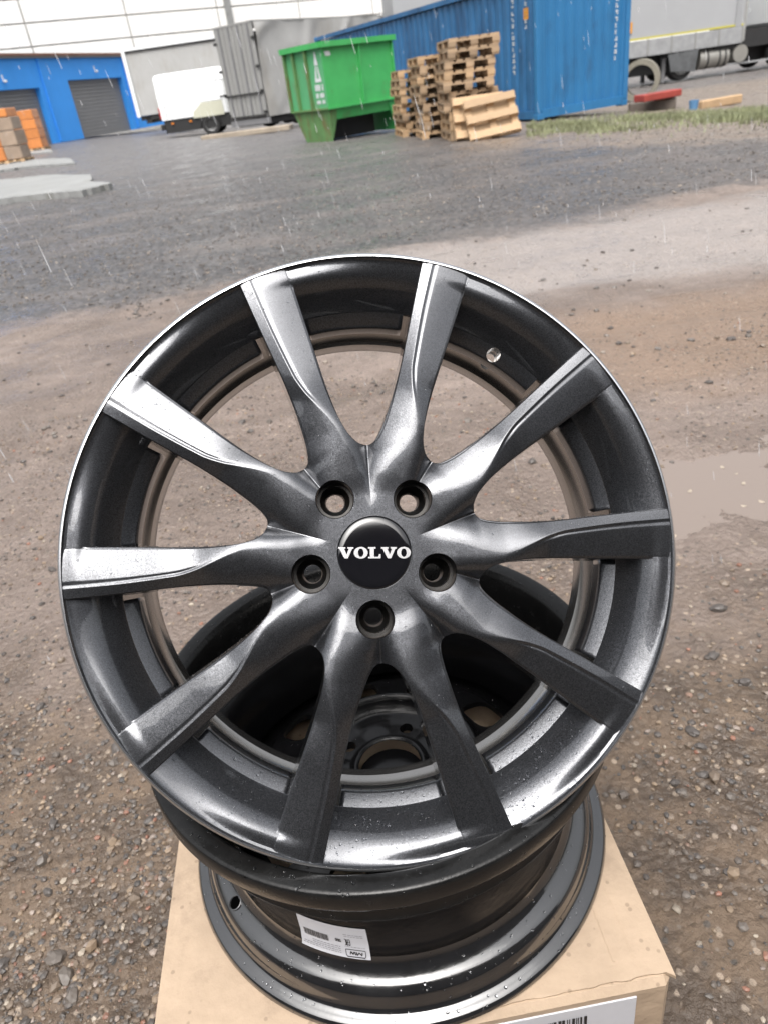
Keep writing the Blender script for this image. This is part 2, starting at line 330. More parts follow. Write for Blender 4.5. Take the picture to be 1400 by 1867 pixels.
# ---------------------------------------------------------------- stones and gravel
def rock_mesh(name, seed, sub=1, flat=0.6):
    bm = bmesh.new(); bmesh.ops.create_icosphere(bm, subdivisions=sub, radius=1.0); rd = random.Random(seed)
    off = Vector((rd.uniform(-9, 9), rd.uniform(-9, 9), rd.uniform(-9, 9))); sx, sy = rd.uniform(0.75, 1.25), rd.uniform(0.6, 1.0)
    for v in bm.verts:
        k = 1 + 0.34*mnoise.noise(v.co*1.3+off) + 0.16*mnoise.noise(v.co*3.1+off)
        v.co = Vector((v.co.x*k*sx, v.co.y*k*sy, v.co.z*k*flat))
    me_ = bpy.data.meshes.new(name); bm.to_mesh(me_); bm.free(); return me_
def stone_material():
    mt = bpy.data.materials.new('mixed_wet_stone'); mt.use_nodes = True; nb = NB(mt); b = mt.node_tree.nodes['Principled BSDF']
    at_ = nb.N.new('ShaderNodeAttribute'); at_.attribute_name = 'tint'; tc = nb.N.new('ShaderNodeTexCoord').outputs['Object']
    n = nb.noise(tc, 120, 4); nb.L.new(nb.mix(nb.ramp(n, 0.3, 0.7, 0.1, 0.5), at_.outputs['Color'], (0.15, 0.115, 0.09)), b.inputs['Base Color'])
    b.inputs['Roughness'].default_value = 0.48; return mt
M_STONE = stone_material()
PALETTE = [tuple(c*0.78 for c in q) for q in [(0.055, 0.057, 0.06)]*6 + [(0.12, 0.11, 0.10)]*4 + [(0.20, 0.155, 0.115)]*5 + [(0.31, 0.23, 0.155)]*3 + [(0.29, 0.125, 0.08), (0.46, 0.40, 0.32), (0.36, 0.30, 0.26), (0.24, 0.15, 0.11)]]
def tint(me_, c):
    a = me_.attributes.new('tint', 'FLOAT_COLOR', 'POINT'); a.data.foreach_set('color', np.tile((*c, 1.0), len(me_.vertices)).astype(np.float32))
def visible(x, y, z=0.0, m_=60):
    c = (np.array([x, y, z]) - [0, 0, CAM_H]) @ CM
    if c[2] > -0.05: return False
    u, v = 700+FPX*c[0]/-c[2], 933.5-FPX*c[1]/-c[2]
    return -m_ < u < 1400+m_ and -m_ < v < 1867+m_ and not (((u-668)/500)**2+((v-1022)/500)**2 < 1 and v > 1100 and abs(u-700) < 330)
def in_box(x, y): return -0.35 < x < 0.28 and 0.28 < y < 0.90
def gravel_density(x, y):
    d = 0.10
    k = mnoise.noise(Vector((x*3.1, y*3.1, 7)))*0.5 + 0.5
    if y < 1.15 and x < 0: d = 0.10 + 1.5*max(0, k-0.25)
    elif y < 1.15: d = 0.06 + 0.42*max(0, k-0.3)
    elif y < 1.6: d = 0.06 + 0.35*k*k
    else: d = (0.09 if x < 0.2 else 0.03) + 0.24*k*k*k
    if math.hypot((x-PUD[0])/0.5, (y-PUD[1])/0.28) < 1: d *= 0.06
    return d
rocks = []
for i in range(18):
    q = rock_mesh('stone', 100+i, 2 if i < 9 else 1, 0.5 + 0.25*(i % 3)/2); tint(q, PALETTE[i % len(PALETTE)]); q.materials.append(M_STONE); rocks.append(q)
n_st = 0
for _ in range(40000):
    x, y = random.uniform(-1.4, 2.0), 0.36 + 2.4*random.random()**1.5
    if in_box(x, y) or not visible(x, y) or random.random() > gravel_density(x, y)*1.0: continue
    s_ = 0.0048 + 0.0085*random.random()**2.6
    if y > 1.2: s_ *= 1.15
    o = link_mesh('stone', rocks[random.randrange(18)], None, ground); o.location = (x, y, gz(x, y)+s_*0.18); o.scale = (s_,)*3
    o.rotation_euler = (random.uniform(-.4, .4), random.uniform(-.4, .4), random.uniform(0, 6.28)); n_st += 1
    if n_st >= 290: break
# particular stones of the photograph
for (px, py, s_, k) in ((455, 462, .014, 0), (1262, 1336, .011, 0), (1275, 1362, .008, 1), (1302, 1416, .012, 11), (1335, 1597, .012, 17), (1282, 1410, .008, 0), (312, 945, .0, 0), (1298, 1200, .011, 0), (1310, 1112, .014, 1), (90, 1665, .011, 13)):
    if s_ <= 0 or py < 900: continue
    p = at(px, py); o = link_mesh('stone', rocks[k], None, ground); o.location = (p.x, p.y, gz(p.x, p.y)+s_*0.25); o.scale = (s_,)*3; o.rotation_euler = (0, 0, px)
def scatter(name, n, pick, smin, smax, pw, sub, pal=PALETTE):
    base = [rock_mesh('tmp', 300+i, sub, 0.6) for i in range(6)]
    bv = [np.array([v.co[:] for v in b_.vertices]) for b_ in base]; bf = [np.array([p.vertices[:] for p in b_.polygons]) for b_ in base]
    VV, FF, CC = [], [], []; off = 0; cnt = 0; tries = 0
    while cnt < n and tries < n*40:
        tries += 1; p = pick()
        if p is None: continue
        x, y = p; k = random.randrange(6); s_ = smin + (smax-smin)*random.random()**pw; a = random.uniform(0, 6.28); ca, sa = math.cos(a), math.sin(a)
        q = bv[k]*s_; q = np.stack([q[:, 0]*ca-q[:, 1]*sa, q[:, 0]*sa+q[:, 1]*ca, q[:, 2]], 1) + [x, y, gz(x, y)+s_*0.15]
        c = np.array(random.choice(pal))*random.uniform(0.7, 1.25)
        VV.append(q); FF.append(bf[k]+off); CC.append(np.tile([*c, 1], (len(q), 1))); off += len(q); cnt += 1
    VV, FF, CC = np.concatenate(VV), np.concatenate(FF), np.concatenate(CC)
    me_ = bpy.data.meshes.new(name); me_.from_pydata(VV.tolist(), [], FF.tolist()); a = me_.attributes.new('tint', 'FLOAT_COLOR', 'POINT'); a.data.foreach_set('color', CC.astype(np.float32).ravel())
    for b_ in base: bpy.data.meshes.remove(b_)
    o = link_mesh(name, me_, M_STONE); tag(o, kind='stuff'); return o
def pick_near():
    x, y = random.uniform(-1.5, 2.1), 0.34 + 2.5*random.random()**1.3
    if in_box(x, y) or not visible(x, y) or random.random() > gravel_density(x, y): return None
    return x, y
tag(scatter('gravel', 14000, pick_near, 0.0010, 0.0068, 2.4, 1), 'loose wet gravel and grit scattered over the brown mud', 'gravel')
def pick_far():
    y = 2.6 + 10*random.random()**1.6; x = random.uniform(-0.75, 0.85)*y
    if not visible(x, y): return None
    e = y - 0.22*x - 5.0 + 1.2*mnoise.noise(Vector((x*1.2, y*1.2, 0)))
    if e < 0 and random.random() > 0.035: return None
    return x, y
VVl, FFl = [], []
for _ in range(26):
    x, y = random.gauss(PUD[0]-0.05, 0.22), random.gauss(PUD[1]-0.08, 0.17)
    if gz(x, y) > -0.0105: continue
    a, s1 = random.uniform(0, 6.28), random.uniform(0.004, 0.009); k = len(VVl)
    for q in range(7):
        t = q*6.283/7; u, v = s1*math.cos(t), s1*0.62*math.sin(t); VVl.append((x+u*math.cos(a)-v*math.sin(a), y+u*math.sin(a)+v*math.cos(a), -0.0095+0.0012*math.cos(2*t)))
    FFl.append(tuple(range(k, k+7)))
ml = bpy.data.meshes.new('floating_leaf_bits'); ml.from_pydata(VVl, [], FFl); tag(link_mesh('floating_leaf_bits', ml, mat('pale_wet_leaf', (0.45, 0.38, 0.30), 0.4)), 'pale leaf bits floating on the muddy puddle', 'leaf litter', kind='stuff')
tag(scatter('loose_chippings', 9000, pick_far, 0.004, 0.017, 2.0, 1, [(0.05, 0.05, 0.053)]*4+[(0.10, 0.098, 0.096)]*3+[(0.17, 0.155, 0.14), (0.24, 0.21, 0.18)]), 'dark loose stone chippings over the old asphalt yard', 'gravel')
# ================================================================ BUILDINGS
M_WHITEWALL = mat('white_painted_concrete', (0.84, 0.835, 0.815), 0.7, 0, 0.05, 0.5, bump=0.05, bscale=8, dirt=((0.55, 0.53, 0.49), 0.7, 0.58, 0.85), k=0.95)
M_JOINT = mat('dark_joint_mortar', (0.5, 0.49, 0.46), 0.9, 0, 0.1, 2)
M_BLUEWALL = mat('blue_rendered_wall', (0.04, 0.29, 0.80), 0.65, 0, 0.08, 0.4, k=1.05)
M_SHUTTER = mat('grey_shutter', (0.30, 0.305, 0.315), 0.5, 0.2, 0.05, 1)
M_ROOFRED = mat('rusty_roof_edge', (0.32, 0.16, 0.11), 0.7, 0, 0.2, 1)
M_CONC = mat('pale_concrete', (0.31, 0.315, 0.31), 0.6, 0, 0.16, 1.5, bump=0.2, bscale=20, dirt=((0.17, 0.165, 0.13), 1.2, 0.55, 0.8))
M_GREYM = mat('grey_metal', (0.30, 0.30, 0.31), 0.5, 0.3, 0.08, 2)
M_DARK = mat('dark_rubber_chassis', (0.02, 0.02, 0.021), 0.6, 0, 0.2, 3)
M_GLASS = mat('window_glass', (0.16, 0.19, 0.20), 0.08, 0, coat=0.3)

pa, pb = at(0, 107, 4.6), at(236, 104, 4.6)
# white concrete hall: wall core with its panels proud of the joints
wa, wb = at(0, 41, 9.0), at(400, 9, 9.0); d = (wb-wa); d.z = 0; d.normalize(); ang = math.atan2(d.y, d.x)
W0 = Vector((wa.x, wa.y, 0)) - d*34.0
hall = empty('industrial_hall', W0, ang, 'long white concrete panel hall across the back of the yard', 'building')
MB().box((75, 6.0, 7.0), (150, 11.7, 15.0)).build('wall_core', M_JOINT, hall)
pl_, ph_ = 9.0, 1.72; y0 = 1.9
for rix in range(7):
    for cix in range(16):
        if rix == 6 and cix < 5: continue
        MB().box((cix*pl_+pl_/2, 0.06, y0+rix*(ph_)+ph_/2 - 1.72), (pl_-0.14, 0.2, ph_-0.12), bev=0.03).build('panel', M_WHITEWALL, hall)
for cix in range(5):           # glazed band at the top left
    g_ = MB().box((cix*pl_+pl_/2, 0.08, y0+5*ph_+ph_/2), (pl_-0.1, 0.08, ph_-0.1)).build('window_band', M_GLASS, hall)
    for k in range(10): MB().box((cix*pl_+0.3+k*0.93, 0.0, y0+5*ph_+ph_/2), (0.12, 0.16, ph_-0.1)).build('mullion', M_WHITEWALL, g_)
    MB().box((cix*pl_+pl_/2, -0.03, y0+5*ph_+ph_/2), (pl_-0.1, 0.1, 0.12)).build('transom', M_WHITEWALL, g_)
q = at(421, 5, 9.0); s_ = (Vector((q.x, q.y, 0))-W0).dot(d)
MB().box((s_, -0.18, 6.5), (0.62, 0.28, 13.0)).build('pilaster', M_CONC, hall)

# unseen dark block behind the camera, added to darken the wheel reflections
M_BLOCK = mat('dark_grey_block', (0.14, 0.142, 0.145), 0.6, 0, 0.15, 0.8)
wh = empty('reflection_block', (0, -3.4, 0), 0, 'unseen dark grey block added behind the camera to darken reflections', 'building')
MB().box((-2, -3, 1.8), (26, 6, 3.6)).build('wall', M_BLOCK, wh)
for k in range(26): MB().box((-14.5+k, 0.02, 1.8), (0.5, 0.06, 3.58), bev=0.02).build('block_rib', M_BLOCK, wh)
MB().box((-2, -2.8, 3.68), (26.6, 6.6, 0.16)).build('roof', M_SHUTTER, wh)

# blue garage block
bd = Vector((pb.x-pa.x, pb.y-pa.y, 0)); bd.normalize(); bang = math.atan2(bd.y, bd.x); BL = (pb-pa).length
B0 = Vector((pa.x, pa.y, dip(pa.x, pa.y))) - bd*6.0
gar = empty('blue_garage', B0, bang, 'low bright blue garage block with two grey roller doors', 'building')
def along(px, py):     # distance along the garage front of the sight line through a photo point, and its height
    dv = ray(px, py); n_ = Vector((-bd.y, bd.x, 0)); o_ = Vector((0, 0, CAM_H)); dv = Vector(dv)
    t = (B0-o_).dot(n_)/dv.dot(n_); p = o_+dv*t; return (p-B0).dot(bd), p.z-B0.z
g_doors = []
for (x0, y0_, x1, y1_) in ((-45, 172, 90, 257), (140, 160, 238, 243)):
    a0, h0 = along(x0, (y0_+y1_)/2); a1, h1 = along(x1, (y0_+y1_)/2); g_doors.append((a0, a1))
ht = 4.72; dh = [along(70, 160)[1], along(180, 143)[1]]
edges = [0.0, g_doors[0][0], g_doors[0][1], g_doors[1][0], g_doors[1][1], BL+6.0+6.5]
for i in (0, 2, 4):
    wv = edges[i+1]-edges[i]
    if wv > 0.05: MB().box(((edges[i]+edges[i+1])/2, 2.5, ht/2), (wv, 5.0, ht)).build('wall', M_BLUEWALL, gar)
for i, (a0, a1) in enumerate(g_doors):
    hd = dh[i]; MB().box(((a0+a1)/2, 2.5, (ht+hd)/2), (a1-a0, 4.99, ht-hd)).build('lintel', M_BLUEWALL, gar)
    dr = MB().box(((a0+a1)/2, 0.42, hd/2), (a1-a0, 0.06, hd)).build('roller_door', M_SHUTTER, gar)
    n_s = 16
    for k in range(n_s): MB().box(((a0+a1)/2, 0.36, (k+0.5)*hd/n_s), (a1-a0-0.02, 0.05, hd/n_s-0.025), bev=0.01).build('slat', M_SHUTTER, dr)
    lp = MB().box(((a0+a1)/2+0.1, -0.12, hd+0.42), (0.16, 0.2, 0.13), bev=0.03).build('lamp', M_WHITEWALL, gar)
    MB().bar(((a0+a1)/2+0.1, -0.02, hd+0.5), ((a0+a1)/2+0.1, -0.02, hd+0.75), 0.06).build('bracket', M_WHITEWALL, lp)
MB().bar((0, -0.09, ht-0.06), (BL+12.4, -0.09, ht-0.06), 0.14, 0.12).build('gutter', M_GREYM, gar)
for a_p in (g_doors[0][1]+0.5, g_doors[1][1]+0.6): MB().bar((a_p, -0.06, 0.1), (a_p, -0.06, ht-0.1), 0.09).build('downpipe', M_BLUEWALL, gar)
MB().box(((BL+12.5)/2, 2.4, ht+0.06), (BL+12.8, 5.3, 0.12)).build('roof', M_ROOFRED, gar)

# concrete slabs on the ground, left
def slab(name, pts, th, label):
    dense = []
    for (a0, b0), (a1, b1) in zip(pts, pts[1:]+pts[:1]):
        for k in range(7): dense.append((a0+(a1-a0)*k/7+random.uniform(-1.5, 1.5), b0+(b1-b0)*k/7+random.uniform(-.5, .5)))
    P = [at(px, py, th) for px, py in dense]; c = sum(P, Vector())/len(P); zb = gz(c.x, c.y)-0.05
    sub = [(p.x-c.x, p.y-c.y) for p in P]; o = MB().prism(sub, 0, th-zb).build(name, M_CONC); o.location = (c.x, c.y, zb)
    fix_normals(o.data); return tag(o, label, 'concrete slab')
slab('concrete_slab', [(-60, 368), (0, 362), (90, 352), (150, 347), (205, 333), (166, 330), (168, 318), (90, 318), (0, 328), (-60, 336)], 0.09, 'pale wet concrete slab nearest the camera, with mossy broken edge')
slab('concrete_slab', [(-60, 316), (0, 310), (60, 302), (137, 297), (128, 288), (60, 290), (0, 296), (-60, 303)], 0.06, 'narrow pale concrete slab in front of the wrapped pallet of cartons')
slab('concrete_slab', [(52, 281), (98, 276), (90, 271), (50, 273)], 0.05, 'smallest pale concrete slab behind the pallet of cartons')

# ================================================================ BLUE SHIPPING CONTAINER
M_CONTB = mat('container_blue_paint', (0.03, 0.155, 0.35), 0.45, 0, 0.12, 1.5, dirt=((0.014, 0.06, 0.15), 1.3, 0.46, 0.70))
M_CONTL = mat('container_blue_lit_end', (0.03, 0.19, 0.42), 0.42, 0, 0.08, 1.5, dirt=((0.03, 0.10, 0.21), 2.5, 0.52, 0.8))  # same blue made lighter: the stronger light on the end is painted in
M_WMARK = mat('white_marking', (0.75, 0.77, 0.8), 0.6)
M_ORANGE = mat('orange_sticker', (0.75, 0.32, 0.03), 0.5)
CA = 0.379; CZ = -0.17
cont = empty('shipping_container', (4.43, 17.44, CZ), CA, 'long blue corrugated shipping container standing behind the pallet stacks', 'container')
CL, CW, CH = 12.19, 2.44, 2.59
def corrugated(length, h, pitch, depth, top_w=0.36):
    """trapezoid sheet in the x-z plane, relief towards -y"""
    n = max(1, int(round(length/pitch))); p = length/n; pts = []
    for k in range(n):
        b0 = k*p; pts += [(b0, 0), (b0+p*0.40, 0), (b0+p*0.55, depth), (b0+p*0.85, depth)]
    pts.append((length, 0)); mb = MB()
    P = [(x, y, 0) for x, y in pts] + [(x, y, h) for x, y in pts]; k = len(pts)
    return mb.add(P, [(i, i+1, k+i+1, k+i) for i in range(k-1)])
# end facing the camera is local x 0..CW at y=0; the long side runs along +y at x=0
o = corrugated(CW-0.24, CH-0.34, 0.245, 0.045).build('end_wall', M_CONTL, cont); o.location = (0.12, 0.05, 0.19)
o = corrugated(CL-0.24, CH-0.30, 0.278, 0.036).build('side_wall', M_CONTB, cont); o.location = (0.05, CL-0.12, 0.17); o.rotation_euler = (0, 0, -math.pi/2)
for x in (0.06, CW-0.06):
    for y in (0.06, CL-0.06): MB().box((x, y, CH/2), (0.12, 0.12, CH-0.24), bev=0.015).build('corner_post', M_CONTL, cont)
for x in (0.04, CW-0.04):
    MB().box((x, CL/2, CH-0.06), (0.08, CL-0.24, 0.10)).build('top_rail', M_CONTB, cont); MB().box((x, CL/2, 0.10), (0.08, CL-0.24, 0.15)).build('bottom_rail', M_CONTB, cont)
MB().box((CW/2, 0.04, CH-0.07), (CW-0.24, 0.08, 0.12)).build('top_beam', M_CONTL, cont); MB().box((CW/2, 0.04, 0.11), (CW-0.24, 0.08, 0.16)).build('bottom_beam', M_CONTL, cont)
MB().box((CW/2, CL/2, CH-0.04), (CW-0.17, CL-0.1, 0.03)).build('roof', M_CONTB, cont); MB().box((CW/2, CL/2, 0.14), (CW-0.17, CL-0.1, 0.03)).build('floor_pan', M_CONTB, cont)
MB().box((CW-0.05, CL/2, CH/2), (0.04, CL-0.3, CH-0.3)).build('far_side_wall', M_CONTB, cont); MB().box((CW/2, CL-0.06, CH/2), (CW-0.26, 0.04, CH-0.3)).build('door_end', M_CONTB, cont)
for x in (0.09, CW-0.09):
    for y in (0.09, CL-0.09):
        for z in (0.06, CH-0.06): MB().box((x, y, z), (0.185, 0.185, 0.122), bev=0.012).build('corner_casting', M_CONTL, cont)
# worn vertical lettering, too small in the photograph to be read
rd = random.Random(3)
def marks(x0, z0, n, hgt, wid, frame):
    mb = MB()
    for k in range(n):
        z = z0-k*hgt*1.25
        for s in range(4):
            if rd.random() < 0.75: mb.add([frame(x0+wid*(0.3*(s % 2)) + dx*wid*0.35, z-hgt*(0.45*(s//2)) - dz*hgt*0.3) for dx, dz in ((0, 0), (1, 0), (1, 1), (0, 1))], [(0, 1, 2, 3)])
    return mb
marks(2.05, 2.40, 13, 0.095, 0.10, lambda x, z: (x, -0.003+0.05, z)).build('lettering', M_WMARK, cont, (0, -0.008, 0))
marks(0, 2.45, 15, 0.085, 0.13, lambda x, z: (0.040, 0.93-x, z)).build('lettering', M_WMARK, cont)
marks(0, 2.45, 8, 0.08, 0.10, lambda x, z: (0.040, 0.46-x, z)).build('lettering', M_WMARK, cont)
MB().box((0.043, 0.42, 1.95), (0.006, 0.16, 0.20)).build('sticker', M_ORANGE, cont)

# ================================================================ GREEN SKIP
M_GREEN = mat('green_skip_paint', (0.07, 0.46, 0.13), 0.45, 0, 0.12, 2.5, dirt=((0.13, 0.17, 0.07), 4.0, 0.56, 0.78))
M_RUST = mat('rusty_green', (0.12, 0.26, 0.09), 0.65, 0, 0.2, 5, dirt=((0.20, 0.09, 0.04), 6, 0.5, 0.75))
M_GREENP = mat('pale_green_end', (0.11, 0.42, 0.19), 0.5, 0, 0.1, 3, dirt=((0.19, 0.20, 0.10), 3.5, 0.55, 0.78))
SA = R(38); SW, SL, SH = 1.28, 1.95, 1.76
sk = empty('waste_skip', (0.05, 17.55, gz(0.05, 17.55)), SA, 'green steel waste skip with white lettering, left of the pallet stacks', 'skip')
# local: long side along +x at y=0 (faces the camera right), end face along +y at x=0 (faces left)
lw = 0.36    # height of the sloping foot
MB().add([(0, 0, 0.62), (SL, 0, 0.62), (SL, 0, SH), (0, 0, SH)], [(0, 1, 2, 3)]).build('side_panel', M_GREEN, sk)
MB().add([(0, 0, 0.62), (0, 0, SH), (0, SW, SH), (0, SW, 0.62)], [(0, 1, 2, 3)]).build('end_panel', M_GREENP, sk)
MB().add([(SL, 0, 0.62), (SL, SW, 0.62), (SL, SW, SH), (SL, 0, SH)], [(0, 1, 2, 3)]).add([(0, SW, .62), (0, SW, SH), (SL, SW, SH), (SL, SW, .62)], [(0, 1, 2, 3)]).build('rear_panel', M_GREEN, sk)
MB().add([(0, 0, 0.62), (SL, 0, 0.62), (SL, 0.06, 0.40), (0, 0.06, 0.40)], [(0, 1, 2, 3)]).build('lower_band', M_GREEN, sk)
MB().add([(0, 0, 0.62), (0, SW, 0.62), (0.03, SW-0.30, 0), (0.03, 0.03, 0)], [(0, 1, 2, 3)]).add([(0, 0, 0.62), (0.03, 0.03, 0), (0.22, 0.05, 0.40), (0.22, 0.0, 0.62)], [(0, 1, 2, 3)]).add([(0.03, 0.03, 0), (0.03, SW-.30, 0), (0.22, SW-.1, 0.4), (0.22, 0.05, 0.4)], [(0, 1, 2, 3)]).add([(0, SW, .62), (.22, SW, .62), (.22, SW-.1, .4), (.03, SW-.30, 0)], [(0, 1, 2, 3)]).build('foot', M_RUST, sk)
MB().add([(SL, 0, 0.62), (SL, SW, 0.62), (SL-.02, SW-0.08, 0), (SL-.02, 0.03, 0)], [(3, 2, 1, 0)]).add([(SL, 0, 0.62), (SL-.02, 0.03, 0), (SL-.20, 0.05, 0.40), (SL-.28, 0.0, 0.62)], [(3, 2, 1, 0)]).build('foot', M_GREEN, sk)
MB().box((SL/2, SW/2, 0.42), (SL-0.1, SW-0.2, 0.04)).build('floor_plate', M_DARK, sk)
MB().box((SL/2, 0.75, 0.2), (SL-0.6, 0.5, 0.38)).build('skid', M_DARK, sk)
for a, b_ in (((-0.04, -0.04, SH), (SL+0.05, -0.04, SH)), ((-0.04, -0.04, SH), (-0.04, SW+0.04, SH)), ((SL+0.05, -0.04, SH), (SL+0.05, SW+0.04, SH)), ((-0.04, SW+0.04, SH), (SL+0.05, SW+0.04, SH))):
    MB().bar(a, b_, 0.11, 0.10).build('rim_bar', M_GREEN, sk)
for x in (0.98, SL-0.03): MB().box((x, -0.025, 1.17), (0.035, 0.06, 1.08)).build('rib', M_GREEN, sk)
for y in (0.50, 0.94, SW-0.02): MB().box((-0.03, y, 1.17), (0.07, 0.05, 1.08)).build('rib', M_RUST, sk)
MB().bar((-0.02, -0.03, 0.62), (SL, -0.03, 0.62), 0.06, 0.035).build('seam', M_GREEN, sk); MB().bar((-0.03, -0.02, 0.62), (-0.03, SW, 0.62), 0.06, 0.035).build('seam', M_RUST, sk)
EM = lambda u, v: (-0.006, 0.40-u, v)
logo = [[(0.08, 1.12), (0.30, 1.12), (0.235, 1.40), (0.205, 1.40), (0.225, 1.18), (0.155, 1.18), (0.175, 1.40), (0.145, 1.40)], [(0.13, 1.42), (0.25, 1.42), (0.20, 1.66), (0.17, 1.66)]]
for z, h in ((0.96, 0.12), (0.83, 0.09), (0.72, 0.07)):
    for k in range(6):
        if (k+int(z*100)) % 5 != 0: logo.append([(0.05+k*0.047, z), (0.088+k*0.047, z), (0.088+k*0.047, z+h), (0.05+k*0.047, z+h*0.92)])
poly_sheet(logo, EM).build('lettering', M_WMARK, sk)
poly_sheet([[(0.10, 1.56), (0.24, 1.56), (0.22, 1.64), (0.08, 1.64)]], lambda u, v: (u, -0.006, v)).build('lettering', M_WMARK, sk)
def lump(name, p, s_, mt, label):
    q = rock_mesh(name, int(p[0]*97) % 50, 2, 0.6); o = link_mesh(name, q, mt); o.location = p; o.scale = (s_, s_*0.7, s_*0.7); return tag(o, label, 'rubbish bag')
M_BAG = mat('white_plastic', (0.8, 0.82, 0.82), 0.4)
Ts = Matrix.Translation(sk.location) @ Matrix.Rotation(SA, 4, 'Z')
lump('rubbish_bag', Ts @ Vector((0.78, 0.28, SH+0.0)), 0.11, M_BAG, 'small round white bag sticking out of the green skip')
lump('rubbish_bag', Ts @ Vector((1.30, 0.28, SH+0.0)), 0.15, M_BAG, 'longer white bag on the skip, nearer the pallets')
MB().box((0, 0, 0), (1.7, 1.1, 0.7)).build('skip_fill', M_DARK, sk).location = (SL/2, SW/2, 1.2)

# ================================================================ PALLETS
M_WOOD = mat('weathered_pallet_wood', (0.42, 0.295, 0.185), 0.75, 0, 0.25, 6, rand=0.28, dirt=((0.22, 0.16, 0.11), 5, 0.55, 0.8))
M_WOODN = mat('fresh_pallet_wood', (0.56, 0.38, 0.22), 0.7, 0, 0.15, 6, rand=0.22)
def pallet_proto(mt, Lx=0.8, Ly=1.2):
    t = empty('wooden_pallet'); bl = MB().box((0, 0, 0), (1, 1, 1)).mesh('board')
    def pc(nm, c, d): o = link_mesh(nm, bl if bl.materials else bl, mt, t); o.location = c; o.scale = d
    for k in range(5): pc('deck_board', (-Lx/2+0.072+k*(Lx-0.145)/4, 0, 0.1295), (0.145 if k % 2 == 0 else 0.10, Ly, 0.028))
    for k in range(3):
        y = -Ly/2+0.05+k*(Ly-0.1)/2; pc('stringer_board', (0, y, 0.1035), (Lx, 0.10, 0.024))
        for j in range(3): pc('block', (-Lx/2+0.055+j*(Lx-0.11)/2, y, 0.0595), (0.12, 0.12, 0.064))
    for j in range(3): pc('bottom_board', (-Lx/2+0.055+j*(Lx-0.11)/2, 0, 0.0138), (0.11, Ly, 0.0275))
    return t
proto_w = pallet_proto(M_WOOD); proto_n = pallet_proto(M_WOODN); proto_h = pallet_proto(M_WOODN, 0.6, 0.8)
used = set()
ORD = ['topmost', 'second from the top', 'third from the top', 'fourth from the top', 'fifth from the top', 'sixth from the top', 'seventh from the top', 'eighth from the top', 'ninth from the top', 'tenth from the top', 'eleventh from the top']
def put(proto, loc, rot, label):
    if proto.name in used: o = copy_tree(proto)
    else: o = proto; used.add(proto.name)
    o.location = loc; o.rotation_mode = 'ZYX'; o.rotation_euler = rot; tag(o, label, 'pallet', 'wooden pallets stacked beside the blue container'); return o
rdp = random.Random(11)
stacks = [((2.36, 13.95), 10, 'tallest right-hand pallet stack', 0.0), ((2.05, 15.28), 9, 'middle pallet stack', R(2)), ((1.80, 16.62), 8, 'lowest left-hand pallet stack beside the skip', R(4))]
for (cx, cy), n, nm, yaw in stacks:
    z = gz(cx, cy) - 0.005
    for k in range(n):
        wd = ORD[n-1-k]; jx, jy = rdp.uniform(-.03, .03), rdp.uniform(-.05, .05); 
        if n == 10 and k >= 8: jx += 0.05 if k == 8 else 0.02
        if n == 10 and 2 < k < 8: jx -= 0.03
        pr = proto_n if rdp.random() < 0.4 else proto_w
        put(pr, (cx+jx, cy+jy, z + k*0.1448), (0, 0, yaw+rdp.uniform(-.05, .05)), f'{wd} wooden pallet of the {nm}'.replace('topmost wooden pallet', 'topmost wooden pallet'))
zg = gz(2.4, 13.0)
put(proto_h, (2.40, 13.13, zg+0.34), (R(251), 0, R(90)), 'small wooden pallet leaning upright against the tallest pallet stack')
put(proto_h, (2.56, 12.90, zg+0.33), (R(243), R(3), R(86)), 'front small wooden pallet leaning on the other leaning pallet')
# ================================================================ VEHICLES AND TRAILERS
M_TARP = mat('grey_tarpaulin', (0.5, 0.5, 0.49), 0.55, 0, 0.06, 1.2, dirt=((0.36, 0.33, 0.28), 0.8, 0.5, 0.8))
M_TARPD = mat('grey_trailer_doors', (0.36, 0.36, 0.35), 0.5, 0.1, 0.06, 1.5)
M_VAN = mat('white_van_paint', (0.80, 0.82, 0.83), 0.25, 0, 0.02, 2, coat=0.5, k=1.0)
M_VANY = mat('yellowed_repair_panel', (0.68, 0.68, 0.55), 0.4)
M_RED = mat('red_lens', (0.5, 0.03, 0.03), 0.2); M_AMBER = mat('amber_lens', (0.8, 0.25, 0.03), 0.2)
M_STEELR = mat('steel_rim', (0.5, 0.5, 0.5), 0.4, 0.4)
def wheel_parts(parent, c, r, wdt, axis='y', side=-1):
    """tyre with rim, axle along local axis; the rim is a sub-part"""
    T = Matrix.Translation(c) @ Matrix.Rotation(math.pi/2, 4, 'X')
    wd2 = wdt/2; prof = [(r*0.62, -wd2), (r*0.92, -wd2), (r, -wd2*0.6), (r, wd2*0.6), (r*0.92, wd2), (r*0.62, wd2)]
    ty = MB().lathe(prof, 28, axis_T=T).build('wheel', M_DARK, parent, sharp=40)
    pr = [(0.02, wd2*0.35), (r*0.25, wd2*0.45), (r*0.40, wd2*0.1), (r*0.55, wd2*0.35), (r*0.62, wd2*0.9), (r*0.62, -wd2*0.9), (0.02, -wd2*0.9)]
    MB().lathe(pr, 24, axis_T=T).build('rim', M_STEELR, ty, sharp=40)

